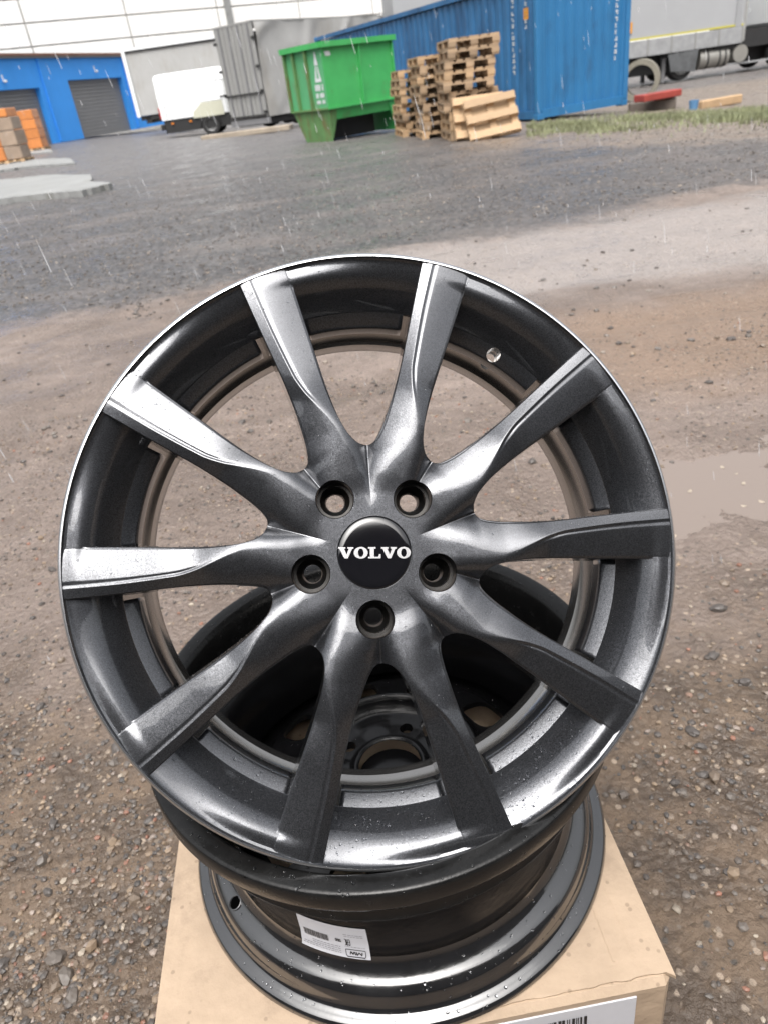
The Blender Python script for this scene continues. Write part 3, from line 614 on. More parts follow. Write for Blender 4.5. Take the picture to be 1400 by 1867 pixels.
# --- white van, seen from its left flank, tail to the left
VX, VY = -4.78, 35.6; VZ = gz(VX, VY)
van = empty('delivery_van', (VX, VY, VZ), R(-2), 'white panel van parked in front of the grey box lorry', 'van')
L_, Hh = 5.3, 2.38; x0 = -1.95      # x0: tail
sec = [(-0.98, 0.74), (-1.0, 1.2), (-0.99, 1.55), (-0.9, 2.2), (-0.78, 2.34), (0, 2.40), (0.78, 2.34), (0.9, 2.2), (0.99, 1.55), (1.0, 1.2), (0.98, 0.74)]
stn = [(x0, 0.97), (x0+0.10, 1.0), (x0+3.6, 1.0), (x0+4.0, 0.97), (x0+4.6, 0.62), (x0+5.3, 0.42)]
P = []; Fc = []
for sx, k in stn: P += [(sx, y*(1 if k > 0.9 else 0.96), 0.74+(z-0.74)*k) for y, z in sec]
ns = len(sec)
for i in range(len(stn)-1):
    for j in range(ns-1): Fc.append((i*ns+j, i*ns+j+1, (i+1)*ns+j+1, (i+1)*ns+j))
Fc += [tuple(range(ns-1, -1, -1)), tuple(range((len(stn)-1)*ns, len(stn)*ns))]
MB().add(P, Fc).build('body', M_VAN, van)
MB().box((x0+2.6, 0, 0.50), (5.1, 1.88, 0.48)).build('underbody_shade', M_DARK, van)  # dark box: underbody and the shade beneath the van in one
MB().bar((x0+0.15, -1.0, 1.24), (x0+4.0, -1.0, 1.24), 0.03, 0.02).build('body_crease', M_VAN, van); MB().bar((x0+0.15, -0.955, 1.93), (x0+3.9, -0.955, 1.93), 0.02, 0.02).build('body_crease', M_VAN, van)
MB().add([(x0+1.30, -1.012, 0.68), (x0+2.6, -1.012, 0.68), (x0+2.6, -1.018, 1.20), (x0+1.75, -1.018, 1.20), (x0+1.35, -1.014, 0.9)], [(0, 1, 2, 3, 4)]).build('repair_patch', M_VANY, van)
for xx in (x0+0.22, x0+2.75, x0+3.85): MB().box((xx, -1.0, 1.35), (0.014, 0.02, 1.15)).build('door_gap', M_TARPD, van)
MB().box((x0+2.62, -1.02, 1.32), (0.16, 0.03, 0.05), bev=0.01).build('door_handle', M_DARK, van)
MB().box((x0-0.02, -0.88, 1.0), (0.10, 0.16, 0.42), bev=0.02).build('tail_light', M_RED, van)
for xx in (x0+0.4, x0+1.15): MB().box((xx, -0.985, 0.60), (0.10, 0.03, 0.06)).build('marker_light', M_AMBER, van)
MB().box((x0-0.06, 0, 0.5), (0.16, 1.8, 0.2), bev=0.03).build('rear_bumper', M_DARK, van)
MB().lathe([(0.40, -0.08), (0.46, -0.08), (0.46, 0.03), (0.40, 0.03)], 20, 0.0, math.pi, True, Matrix.Translation((x0+1.95, -0.96, 0.36)) @ Matrix.Rotation(math.pi/2, 4, 'X')).build('wheel_arch', M_DARK, van)
for xx in (x0+1.95, x0+4.4):
    for yy in (-0.86, 0.86): wheel_parts(van, (xx, yy, 0.37), 0.38, 0.26)

# --- grey curtain-sided box lorry behind the van
def box_trailer(name, loc, ang_, Lt, Wt, z0, z1, label, doors=False, roofwhite=False):
    t = empty(name, loc, ang_, label, 'trailer')
    MB().box((Lt/2, Wt/2, (z0+z1)/2), (Lt-0.1, Wt-0.06, z1-z0)).build('tarpaulin_body', M_TARP, t)
    MB().box((Lt/2, Wt/2, z1+0.04), (Lt, Wt, 0.10)).build('roof', M_VAN if roofwhite else M_TARPD, t)
    if roofwhite: MB().box((Lt/2, 0.0, z1-0.06), (Lt, 0.06, 0.08)).build('curtain_rail', M_DARK, t)
    MB().box((Lt/2, Wt/2, z0-0.12), (Lt-0.2, Wt-0.2, 0.22)).build('chassis', M_DARK, t)
    return t
lx, ly = at(231, 92, 4.0).x, at(231, 92, 4.0).y
lory = at(222, 92, 4.0); D_l = 47.0; k_ = D_l/math.hypot(lory.x, lory.y); bx, by = lory.x*k_, lory.y*k_
t = box_trailer('box_lorry', (bx, by, gz(bx, by)), R(-3), 8.6, 2.5, 0.95, 3.95, 'tall grey curtain-sided lorry body with white roof edge behind the white van', roofwhite=True)
MB().box((0.05, -0.02, 2.45), (0.16, 0.10, 3.1)).build('rear_post', M_VAN, t); MB().box((-0.05, 1.25, 2.45), (0.08, 2.4, 3.0)).build('rear_doors', M_TARPD, t)
MB().box((0.5, 1.2, 0.72), (0.3, 2.2, 0.35)).build('bumper', M_DARK, t)
for xx in (2.2, 3.4, 7.2):
    for yy in (0.25, 2.25): wheel_parts(t, (xx, yy, 0.48), 0.48, 0.3)
# --- grey trailer with ribbed rear doors and a creased tarpaulin, right of the van
p1 = at(388, 56, 3.45); D1 = 33.6; k_ = D1/math.hypot(p1.x, p1.y); q1 = Vector((p1.x*k_, p1.y*k_, 0))
p2 = at(458, 43, 3.45); D2 = 32.2; k_ = D2/math.hypot(p2.x, p2.y); q2 = Vector((p2.x*k_, p2.y*k_, 0))
dr_ = (q2-q1); WR = dr_.length; a_ = math.atan2(dr_.y, dr_.x)
tz = gz(q1.x, q1.y); tr = empty('tarpaulin_trailer', (q1.x, q1.y, tz), a_, 'grey trailer with ribbed rear doors and creased tarpaulin, left of the green skip', 'trailer')
HT = 3.50; LT = 10.0
for k in range(4):
    wv = WR/4; d_ = MB().box((wv*(k+0.5), 0.05, (HT+0.42)/2), (wv-0.02, 0.08, HT-0.46), bev=0.02).build('door_panel', M_TARPD, tr)
    MB().bar((wv*(k+0.5)+0.04, -0.02, 0.45), (wv*(k+0.5)+0.04, -0.02, HT-0.05), 0.05).build('locking_bar', M_GREYM, d_)
for zz in (0.5, 1.25): MB().box((WR/2, -0.03, zz), (WR, 0.05, 0.05)).build('hinge_rail', M_DARK, tr)
for zz in (0.6, 1.3, 2.1, 3.0):
    MB().box((0.02, -0.03, zz), (0.12, 0.06, 0.09)).build('hinge', M_DARK, tr); MB().box((WR-0.02, -0.03, zz), (0.12, 0.06, 0.09)).build('hinge', M_DARK, tr)
MB().box((WR/2, 0.1, 0.30), (WR, 0.18, 0.2)).build('bumper', M_GREYM, tr)
MB().box((WR/2, LT/2, 0.34), (WR-0.2, LT-0.6, 0.35)).build('chassis', M_DARK, tr)
# tarpaulin side with diagonal creases: a displaced sheet on the right flank
nu, nv = 90, 34; P = []; 
for i in range(nu+1):
    for j in range(nv+1):
        u, v = i/nu, j/nv; yy, zz = u*LT+0.1, 0.42+v*(HT-0.44)
        s_ = math.sin((yy*2.6 - zz*2.1) + 2.2*mnoise.noise(Vector((yy*0.5, zz*0.5, 0))))
        k = 0.05*max(0, s_)**3*(0.3+v) + 0.05*mnoise.noise(Vector((yy*1.1, zz*1.1, 4)))
        P.append((WR+k-0.02*0, yy, zz))
MB().add(P, [(i*(nv+1)+j, (i+1)*(nv+1)+j, (i+1)*(nv+1)+j+1, i*(nv+1)+j+1) for i in range(nu) for j in range(nv)], True).build('tarpaulin_side', M_TARP, tr)
MB().box((WR/2, LT/2, HT), (WR, LT, 0.06)).build('roof', M_TARPD, tr); MB().box((0.03, LT/2, 2.1), (0.05, LT-0.2, HT-0.95)).build('tarpaulin_far_side', M_TARP, tr)
for yy in (2.0, 3.2):
    for xx in (0.2, WR-0.2):
        T = Matrix.Translation((xx, yy, 0.48)) @ Matrix.Rotation(math.pi/2, 4, 'Y'); r = 0.48
        ty = MB().lathe([(r*.62, -.14), (r*.92, -.14), (r, -.09), (r, .09), (r*.92, .14), (r*.62, .14)], 24, axis_T=T).build('wheel', M_DARK, tr); MB().lathe([(0.02, .05), (r*.3, .06), (r*.62, .12), (r*.62, -.12), (.02, -.1)], 20, axis_T=T).build('rim', M_STEELR, ty)

# --- articulated lorry at the right: curtain trailer and white tractor
M_CURT = mat('silver_grey_curtain', (0.42, 0.43, 0.445), 0.45, 0, 0.04, 0.8)
M_YEL = mat('yellow_band', (0.55, 0.50, 0.10), 0.5); M_ALU = mat('worn_aluminium', (0.45, 0.46, 0.47), 0.45, 0.4, 0.15, 4)
M_TANK = mat('dull_tank_metal', (0.38, 0.37, 0.34), 0.45, 0.5, 0.1, 3)
TA = R(4); T0 = Vector((16.45, 32.9, -0.50))   # front lower corner of the trailer on the camera side
semi = empty('curtain_trailer', T0, TA, 'silver grey curtain-sided semi-trailer with yellow band behind the blue container', 'trailer')
MB().box((-6.8, 1.25, 2.85), (13.6, 2.5, 2.55)).build('curtain', M_CURT, semi)
MB().box((-6.8, -0.012, 1.60), (13.6, 0.02, 0.07)).build('yellow_band', M_YEL, semi)
for k in range(14):
    MB().box((-0.5-k*0.96, -0.02, 1.29), (0.93, 0.06, 0.50), bev=0.01).build('side_board', M_ALU, semi); MB().box((-0.02-k*0.96, -0.05, 1.29), (0.05, 0.06, 0.52)).build('side_post', M_TARPD, semi)
MB().box((-6.8, 0.0, 1.02), (13.6, 0.1, 0.05)).build('lower_rail', M_ALU, semi)
MB().box((0.05, 1.25, 2.6), (0.12, 2.5, 3.1)).build('front_wall', M_TARPD, semi)
for k in range(7): MB().box((-0.12-k*0.035, -0.03-0.01*(k % 2), 2.2), (0.03, 0.03, 1.3)).build('curtain_fold', M_CURT, semi)
MB().box((-4.65, -0.03, 2.0), (0.26, 0.02, 0.36)).build('placard', M_ORANGE, semi)
MB().box((-4.78, -0.035, 2.02), (0.12, 0.02, 0.30)).build('placard', M_RUST, semi)
MB().box((-6.8, 1.35, 0.66), (13.4, 1.3, 0.66)).build('chassis', M_DARK, semi)  # tall dark box: chassis plus painted-in shade under the trailer
for s in (-1, 1): MB().box((-3.0, 1.25+s*0.9, 0.42), (0.14, 0.14, 0.85)).build('landing_leg', M_GREYM, semi)
for yy in (0.25, 2.25):
    for xx in (-9.0, -10.3, -11.6): wheel_parts(semi, (xx, yy, 0.5), 0.5, 0.34)
tct = empty('tractor_unit', T0, TA, 'white cab lorry tractor with round fuel tanks at the right edge', 'lorry')
MB().box((2.3, 1.25, 2.55), (2.25, 2.46, 2.3), bev=0.15).build('cab', M_VAN, tct)
for k in range(3): MB().box((1.6+0.5*k, 0.005, 2.5), (0.02, 0.02, 2.0)).build('cab_panel_line', M_TARPD, tct)
MB().box((1.2, 1.25, 1.12), (4.5, 2.3, 0.6)).build('lower_fairing', M_DARK, tct)
MB().box((-0.2, 1.35, 0.62), (6.5, 1.2, 0.60)).build('frame', M_DARK, tct)
MB().cyl((-1.62, 0.38, 0.62), (-0.42, 0.38, 0.62), 0.36, 28).build('fuel_tank', M_TANK, tct, sharp=40)
for xx in (-1.30, -0.82, -0.58): MB().cyl((xx-0.03, 0.38, 0.62), (xx+0.03, 0.38, 0.62), 0.372, 28).build('tank_strap', M_DARK, tct, sharp=40)
MB().cyl((0.0, -0.02, 0.64), (0.0, 0.6, 0.64), 0.30, 28).build('air_tank', M_TANK, tct, sharp=40)
MB().bar((-0.4, 0.1, 0.30), (1.4, 0.1, 0.30), 0.06).build('side_guard', M_ALU, tct)
for yy in (0.25, 2.25): wheel_parts(tct, (1.75, yy, 0.52), 0.52, 0.32)
for yy in (0.35, 2.15): wheel_parts(tct, (-2.35, yy, 0.50), 0.50, 0.5)
MB().add([(-3.05, -0.1, 0.95), (-2.9, -0.12, 0.35), (-1.9, -0.12, 0.25), (-1.8, -0.1, 0.98)], [(0, 1, 2, 3)]).add([(-3.05, 0.6, 0.95), (-2.9, 0.6, 0.35), (-1.9, 0.6, 0.25), (-1.8, 0.6, 0.98)], [(0, 1, 2, 3)]).build('mudguard', mat('dusty_plastic', (0.10, 0.105, 0.11), 0.5, 0, 0.3, 4), tct)

# --- odds and ends on the verge at the right
M_RINGC = mat('stained_concrete_ring', (0.25, 0.235, 0.19), 0.8, 0, 0.2, 3, bump=0.3, bscale=20)
pr_ = at(1166, 166, -0.45); cr = MB().lathe([(0.42, -0.4), (0.56, -0.4), (0.56, 0.4), (0.42, 0.4)], 36, axis_T=Matrix.Rotation(math.pi/2, 4, 'X')).build('concrete_ring', M_RINGC, sharp=40)
kk = 27.0/math.hypot(pr_.x, pr_.y); cr.location = (pr_.x*kk, pr_.y*kk, gz(pr_.x*kk, pr_.y*kk)+0.54); cr.rotation_euler = (0, 0, R(-24)); tag(cr, 'upright concrete well ring half hidden by the blue container', 'concrete ring')
def stick(name, a, b, z, wd, h, mt, label, cat):
    pa_, pb_ = at(*a, z), at(*b, z); c = (pa_+pb_)/2; ln = (pb_-pa_).length
    o = MB().box((0, 0, 0), (ln, wd, h), bev=min(wd, h)*0.12).build(name, mt); o.location = (c.x, c.y, gz(c.x, c.y)+h/2+z*0); o.rotation_euler = (0, 0, math.atan2(pb_.y-pa_.y, pb_.x-pa_.x)); return tag(o, label, cat)
M_REDP = mat('red_painted_steel', (0.36, 0.06, 0.045), 0.5, 0, 0.2, 4)
stick('steel_plate', (1146, 190), (1232, 180), -0.2, 0.9, 0.22, mat('rusty_dark_plate', (0.15, 0.125, 0.105), 0.6, 0, 0.3, 3), 'low dark plinth beside the end of the blue container', 'plinth')
stick('weathered_plank', (372, 252), (532, 231), 0.0, 0.5, 0.16, mat('sandy_weathered_timber', (0.38, 0.32, 0.25), 0.8, 0, 0.2, 2), 'long pale weathered plank lying between the trailer and the green skip', 'plank')
rp = stick('red_girder', (1164, 184), (1232, 172), -0.1, 0.35, 0.14, M_REDP, 'red painted steel girder lying on the dark plinth', 'girder'); rp.location.z += 0.22
lg = stick('timber_post', (1275, 189), (1348, 176), -0.25, 0.17, 0.17, M_WOODN, 'pale timber post lying on the grass verge by the lorry', 'post')
pb2 = at(1264, 187, -0.2); bk = MB().lathe([(0.0, 0), (0.13, 0), (0.16, 0.28), (0.15, 0.28), (0.12, 0.02), (0.0, 0.02)], 20).build('blue_bucket', mat('blue_plastic', (0.12, 0.28, 0.50), 0.4), sharp=40)
bk.scale = (0.62,)*3; bk.location = (pb2.x, pb2.y, gz(pb2.x, pb2.y)); tag(bk, 'small blue plastic bucket at the end of the timber post', 'bucket')

# --- palletised goods at the left edge
M_CARTON = mat('brown_carton', (0.36, 0.27, 0.20), 0.6, 0, 0.15, 4, rand=0.2, coat=0.3)
M_ORBOX = mat('orange_carton', (0.60, 0.22, 0.06), 0.45, 0, 0.15, 3, rand=0.2, coat=0.3)
M_PURP = mat('purple_printed_carton', (0.15, 0.07, 0.16), 0.5)
gp = at(52, 296, 0.0); gx, gy = gp.x-0.55, gp.y+0.1; gzz = gz(gx, gy)
proto_g = pallet_proto(M_WOODN, 1.2, 1.0); proto_g.location = (gx, gy, gzz); tag(proto_g, 'pale wooden pallet under the brown wrapped cartons at the left edge', 'pallet', 'pallets of wrapped cartons')
rows = [(0.15, 0.42), (0.57, 0.46), (1.03, 0.40), (1.43, 0.26)]
whr = ['bottom', 'second', 'third', 'top']
for r_i, (z, h) in enumerate(rows):
    for k in range(2):
        wv = 0.56 if r_i < 3 else 0.46
        mt_ = M_CARTON if not (r_i == 3 and k == 0) else M_PURP
        if r_i == 3 and k == 1: mt_ = M_ORBOX
        if r_i < 2 and k == 0: mt_ = M_ORBOX
        o = MB().box((0, 0, h/2), (wv, 0.92, h-0.012), bev=0.02).build('carton', mt_); o.location = (gx-0.29+0.58*k + rdp.uniform(-.02, .02), gy+rdp.uniform(-.03, .03), gzz+z); o.rotation_euler = (0, 0, rdp.uniform(-.04, .04))
        tag(o, f'{"right" if k else "left"} carton in the {whr[r_i]} row of the wrapped pallet load', 'carton', 'cartons on the pallet at the left edge')
g2 = at(72, 276, 0.0); hx, hy = g2.x-0.35, g2.y+0.6; hz = gz(hx, hy)
pg2 = copy_tree(proto_g); pg2.location = (hx, hy, hz); tag(pg2, 'rear wooden pallet under the orange cartons at the left', 'pallet', 'pallets of wrapped cartons')
for r_i in range(4):
    o = MB().box((0, 0, 0.2), (1.1, 0.9, 0.40), bev=0.02).build('carton', M_ORBOX); o.location = (hx+rdp.uniform(-.02, .02), hy, hz+0.15+r_i*0.41); tag(o, f'orange carton, {whr[r_i]} of the rear orange stack', 'carton', 'orange cartons stacked at the left')

# ---------------------------------------------------------------- grass on the verge
M_GRASS = mat('short_wet_grass', (0.25, 0.27, 0.145), 0.6, 0, 0.5, 2.5)
VV, FF = [], []
cnt = 0
while cnt < 16000:
    px, py = random.uniform(960, 1420), random.uniform(170, 310)
    p = at(px, py, -0.15); x, y = p.x, p.y
    e = py - (236 - (px-980)*0.060); dens = math.exp(-((e+2)/19.0)**2)
    dens *= 0.05+1.2*max(0, mnoise.noise(Vector((x*0.9, y*0.9, 2)))*1.5+0.02)+0.25*max(0, mnoise.noise(Vector((x*3, y*3, 5))))
    if random.random() > dens or y > 30: continue
    lxy = Matrix.Rotation(-CA, 3, 'Z') @ Vector((x-4.43, y-17.44, 0))
    if -0.1 < lxy.x < 2.6 and lxy.y > -0.1: continue
    h = random.uniform(0.03, 0.085); a = random.uniform(0, 6.28); wv = 0.009; z = gz(x, y); lean = h*0.6; b_ = random.uniform(0, 6.28)
    k = len(VV); VV += [(x-wv*math.cos(a), y-wv*math.sin(a), z-0.01), (x+wv*math.cos(a), y+wv*math.sin(a), z-0.01), (x+lean*math.cos(b_), y+lean*math.sin(b_), z+h)]; FF.append((k, k+1, k+2)); cnt += 1
mg = bpy.data.meshes.new('grass'); mg.from_pydata(VV, [], FF); tag(link_mesh('grass', mg, M_GRASS), 'thin green grass on the verge beside the container', 'grass', kind='stuff')
# ================================================================ CARDBOARD BOX
BT = 0.2553                                                   # top of the box
bx_r = at(1226, 1786, BT); BA = R(3.0)
carton = empty('cardboard_box', (bx_r.x, bx_r.y, 0), BA, 'plain brown cardboard box under the two wheels, with white barcode label', 'box')
BW, BD = 0.487, 0.487
MB().box((-BW/2, BD/2, BT/2+0.004), (BW, BD, BT-0.012), bev=0.006).build('body', M_CARD, carton)
rd = random.Random(5); n = 70; pts = []                      # lid sheet, with a torn front edge
for k in range(n+1):
    x = 0.004 - (BW+0.004)*k/n; pts.append((x, 0.0075 + 0.0016*mnoise.noise(Vector((x*60, 0, 0))) + rd.uniform(-.0007, .0007) - (0.006 if k == 0 else 0)))
poly = pts + [(-BW, BD), (0.002, BD)]
zz_ = [BT - 0.0035 + 0.0012*mnoise.noise(Vector((p[0]*40, 1, 0))) for p in poly]
P = [(x, y, BT-0.0045) for x, y in poly] + [(x, y, BT + (0.0009*mnoise.noise(Vector((x*45, 2, 0))) if y < 0.05 else 0)) for x, y in poly]; k = len(poly)
lid = MB().add(P, [tuple(range(k-1, -1, -1)), tuple(range(k, 2*k))] + [(i, (i+1) % k, k+(i+1) % k, k+i) for i in range(k)]).build('lid', M_CARD, carton); fix_normals(lid.data)
for xs_ in (-0.026, -0.046): MB().box((xs_, BD/2+0.01, BT-0.0002), (0.0022, BD-0.03, 0.0012)).build('score_line', M_CARD, carton)
MB().box((-BW/2, BD/2, 0.006), (BW-0.004, BD-0.004, 0.010)).build('base', M_CARDD, carton)
FL = lambda u, v: (-u, -0.0022, v)
lab = MB().box((-0.1025, -0.0006, BT-0.073), (0.137, 0.0018, 0.115), bev=0.0005).build('label', M_STICKER, carton)
bars = []; u = 0.082; rd = random.Random(9)
while u < 0.140:
    wv = rd.choice((0.0009, 0.0009, 0.0018, 0.0027)); bars.append([(u, BT-0.030), (u+wv, BT-0.030), (u+wv, BT-0.048), (u, BT-0.048)]); u += wv + rd.choice((0.0009, 0.0012, 0.002))
poly_sheet(bars, lambda u, v: (-u, -0.0022, v)).build('barcode', M_INK, lab)
seven = [(0, 1), (0.62, 1), (0.62, 0.84), (0.30, 0), (0.10, 0), (0.42, 0.82), (0, 0.82)]
poly_sheet([[(-0.100+0.012*k+x*0.016, BT-0.066+y*0.0155) for x, y in seven] for k in range(2)], lambda u, v: (u, -0.0022, v)).build('digits', M_INK, lab)

# ================================================================ STEEL WHEEL lying on the box
SC = 1.07; STEEL = Vector((-0.0337, 0.5655, BT))
steel = empty('steel_car_wheel', STEEL, 0, 'gloss black pressed steel wheel lying flat on the cardboard box', 'wheel')
prof = [(.2200,.003),(.2188,.0062),(.2165,.0085),(.2125,.0098),(.2085,.0108),(.2058,.0135),(.2040,.0185),(.2025,.0255),(.1995,.0300),(.1940,.0335),(.1880,.0370),(.1835,.0420),(.1805,.0500),(.1785,.0640),(.1775,.112),(.1830,.126),(.1985,.138),(.2045,.144),(.2055,.148),(.2040,.152),(.2045,.170),(.2075,.1765),(.2130,.1795),(.2185,.182),(.2200,.186),(.2200,.1985),(.2196,.2010),(.2184,.2027),(.2160,.2034),(.2050,.2030),(.2025,.2018),(.2005,.196),(.1975,.190),(.1975,.150),(.1920,.142),(.1780,.129),(.1725,.115),(.1725,.060),(.176,.044),(.184,.034),(.1955,.026),(.1985,.020),(.2005,.013),(.2055,.0065),(.2125,.0045),(.2180,.0005)]
io = prof.index((.2055,.148)); ii = prof.index((.1975,.150)); jo = prof.index((.1805,.0500)); ji = prof.index((.176,.044))
low = prof[:jo+1] + prof[ji:]; mid = prof[jo:io+1] + prof[ii:ji+1]; upr = prof[io:ii+1]
stb = MB().lathe([(r*SC, z*SC) for r, z in low], 160).build('lower_flange', M_GLOSS, steel, sharp=60); fix_normals(stb.data)
stm = MB().lathe([(r*SC, z*SC) for r, z in mid], 160).build('barrel', M_DISC, steel, sharp=60); fix_normals(stm.data)
stu = MB().lathe([(r*SC, z*SC+0.0003) for r, z in upr], 160).build('upper_flange', M_MATTE, steel, sharp=60); fix_normals(stu.data)
def polar_sheet(zr, r0, r1, nr, na, holes, tube=0.004):
    """polar sheet with holes [(cx, cy, angle, a, b, power)] snapped to smooth outlines; returns MB"""
    rr = np.linspace(r0, r1, nr); aa = np.linspace(0, 2*np.pi, na, endpoint=False)
    X = np.outer(rr, np.cos(aa)); Y_ = np.outer(rr, np.sin(aa))
    inside = np.zeros(X.shape, int)-1; fn = []
    for h, (cx, cy, an, a, b, pw) in enumerate(holes):
        u = ((X-cx)*math.cos(an)+(Y_-cy)*math.sin(an))/a; v = (-(X-cx)*math.sin(an)+(Y_-cy)*math.cos(an))/b
        g = (np.abs(u)**pw+np.abs(v)**pw)**(1/pw); fn.append(g); inside[g < 1] = h
    keep = inside < 0; newX, newY = X.copy(), Y_.copy(); edge = {}
    for i in range(nr):
        for j in range(na):
            if not keep[i, j]: continue
            for di, dj in ((-1, 0), (1, 0), (0, -1), (0, 1), (1, 1), (1, -1), (-1, 1), (-1, -1)):
                a_, b_ = i+di, (j+dj) % na
                if 0 <= a_ < nr and inside[a_, b_] >= 0:
                    h = inside[a_, b_]; cx, cy = holes[h][:2]; g = fn[h][i, j]; newX[i, j] = cx+(X[i, j]-cx)/g; newY[i, j] = cy+(Y_[i, j]-cy)/g; edge.setdefault(h, []).append((i, j)); break
    return rr, aa, newX, newY, keep, edge
def disc_z(r):
    return np.interp(r, [.033,.036,.042,.060,.078,.084,.089,.094,.099,.106,.125,.150,.160,.170,.184,.1975], [.078,.082,.074,.072,.072,.078,.088,.089,.082,.070,.064,.056,.044,.034,.026,.024])
holes = []
for k in range(10): t_ = R(103+36*k); holes.append((.129*math.cos(t_), .129*math.sin(t_), t_, .019, .021, 3.2))
for k in range(5): t_ = R(67+72*k); holes.append((.056*math.cos(t_), .056*math.sin(t_), t_, .0075, .0075, 2))
rr, aa, PX, PY, keep, edge = polar_sheet(disc_z, .033, .1975, 84, 420, holes)
nr, na = PX.shape; RRR = np.hypot(PX, PY); PZ = disc_z(RRR)
ks = np.array([1, 2, 3, 2, 1])/9.0
emb = 0.004*np.maximum(0, np.cos(np.arctan2(PY, PX)*5 - R(67)*5 + math.pi))*np.exp(-((RRR-.06)/.014)**2); PZ = PZ + emb
Vd = [(x*SC, y*SC, z*SC) for x, y, z in zip(PX.ravel(), PY.ravel(), PZ.ravel())]; Fd = []
for i in range(nr-1):
    for j in range(na):
        j2 = (j+1) % na
        if keep[i, j] and keep[i, j2] and keep[i+1, j] and keep[i+1, j2]: Fd.append((i*na+j, (i+1)*na+j, (i+1)*na+j2, i*na+j2))
mb = MB().add(Vd, Fd, True); base_n = len(Vd)
for h, lst in edge.items():       # turned-down hole edges
    cx, cy = holes[h][:2]; lst = sorted(lst, key=lambda ij: math.atan2(PY[ij]-cy, PX[ij]-cx)); n_ = len(lst); dn = .007 if h < 10 else .012
    up = [(PX[ij]*SC, PY[ij]*SC, PZ[ij]*SC) for ij in lst]; lo = [(cx*SC+(x-cx*SC)*.97, cy*SC+(y-cy*SC)*.97, z-dn) for x, y, z in up]
    mb.add(up+lo, [(i, (i+1) % n_, n_+(i+1) % n_, n_+i) for i in range(n_)], True)
dsk = mb.build('disc', M_DISC, steel)
bm = bmesh.new(); bm.from_mesh(dsk.data); bmesh.ops.delete(bm, geom=[v for v in bm.verts if not v.link_faces], context='VERTS'); bm.to_mesh(dsk.data); bm.free()
MB().cyl((0, 0, .030), (0, 0, .066), .0352*SC, 40).build('bore_cover', M_DISC, steel, sharp=40)
# valve hole: pressed rim and a black disc painting its unlit inside, on the lower bead slope
def on_barrel(ang_, r, z, out=0.0): return Vector(((r*SC+out)*math.cos(ang_), (r*SC+out)*math.sin(ang_), z*SC))
pv_ = at(432, 1645, BT+0.035*SC); va = math.atan2(pv_.y-STEEL.y, pv_.x-STEEL.x); vn = Vector((math.cos(va)*0.45, math.sin(va)*0.45, 0.89)).normalized(); vp = on_barrel(va, .1915, .0350)
vT = Matrix.Translation(vp) @ vn.to_track_quat('Z', 'Y').to_matrix().to_4x4()
vh = MB().lathe([(.0060, -.002), (.0078, -.001), (.0074, .0011), (.0064, .0014), (.0058, .0006), (.0055, -.002)], 28, axis_T=vT).build('valve_hole', M_GLOSS, steel, sharp=50)
MB().add([vT @ Vector((.0060*math.cos(t_), .0060*math.sin(t_), .0005)) for t_ in np.linspace(0, 2*math.pi, 28, endpoint=False)], [tuple(range(28))]).build('hole_shade', mat('unlit_hole', (0.002, 0.002, 0.002), 0.9, spec=0.0), vh)
# ---------- white sticker low on the well
ST_A, ST_W, ST_Z0, ST_Z1 = R(249.0), R(20.5), 0.047, 0.088          # centre angle, span, heights on the profile
pz_ = np.array([p[1] for p in prof[:15]]); pr_z = np.array([p[0] for p in prof[:15]])
def st_map(u, v, off=0.0006):
    """u 0..1 left to right as seen, v 0..1 bottom to top"""
    z = ST_Z0+(ST_Z1-ST_Z0)*v; r = np.interp(z, pz_, pr_z); t_ = ST_A+(u-0.5)*ST_W; return on_barrel(t_, r, z, off)
mb = MB(); nu, nv = 26, 14; P = [st_map(i/nu, j/nv) for i in range(nu+1) for j in range(nv+1)]
mb.add(P, [(i*(nv+1)+j, (i+1)*(nv+1)+j, (i+1)*(nv+1)+j+1, i*(nv+1)+j+1) for i in range(nu) for j in range(nv)], True)
stk = mb.build('sticker', M_STICKER, steel)
# print is upside down, as on the photographed wheel: (s, t) are upright label coordinates
up = lambda s, t: st_map(1-s, 1-t, 0.0011)
def quad(s0, t0, s1, t1): return [(s0, t0), (s1, t0), (s1, t1), (s0, t1)]
def stroke(a, b, wd, asp=2.6):
    dx, dy = (b[0]-a[0])*asp, b[1]-a[1]; l = math.hypot(dx, dy) or 1; ox, oy = -dy/l*wd/2/asp, dx/l*wd/2
    return [(a[0]-ox, a[1]-oy), (b[0]-ox, b[1]-oy), (b[0]+ox, b[1]+oy), (a[0]+ox, a[1]+oy)]
ink = []
M_ = [((0, 0), (0.12, 1)), ((0.12, 1), (0.5, 0.15)), ((0.5, 0.15), (0.88, 1)), ((0.88, 1), (1, 0))]
W_ = [((0, 1), (0.22, 0)), ((0.22, 0), (0.5, 0.85)), ((0.5, 0.85), (0.78, 0)), ((0.78, 0), (1, 1))]
for (g, s0) in ((M_, 0.105), (W_, 0.195)):
    for a, b_ in g: ink.append(stroke((s0+a[0]*0.082, 0.80+a[1]*0.10), (s0+b_[0]*0.082, 0.80+b_[1]*0.10), 0.035))
fr = [(0.075, 0.955), (0.315, 0.955), (0.33, 0.90), (0.33, 0.75), (0.06, 0.75), (0.06, 0.90)]
for i in range(6): ink.append(stroke(fr[i], fr[(i+1) % 6], 0.022))
def letter(segs, s0, t0, sw, th, wd=0.022):
    for a, b_ in segs: ink.append(stroke((s0+a[0]*sw, t0+a[1]*th), (s0+b_[0]*sw, t0+b_[1]*th), wd))
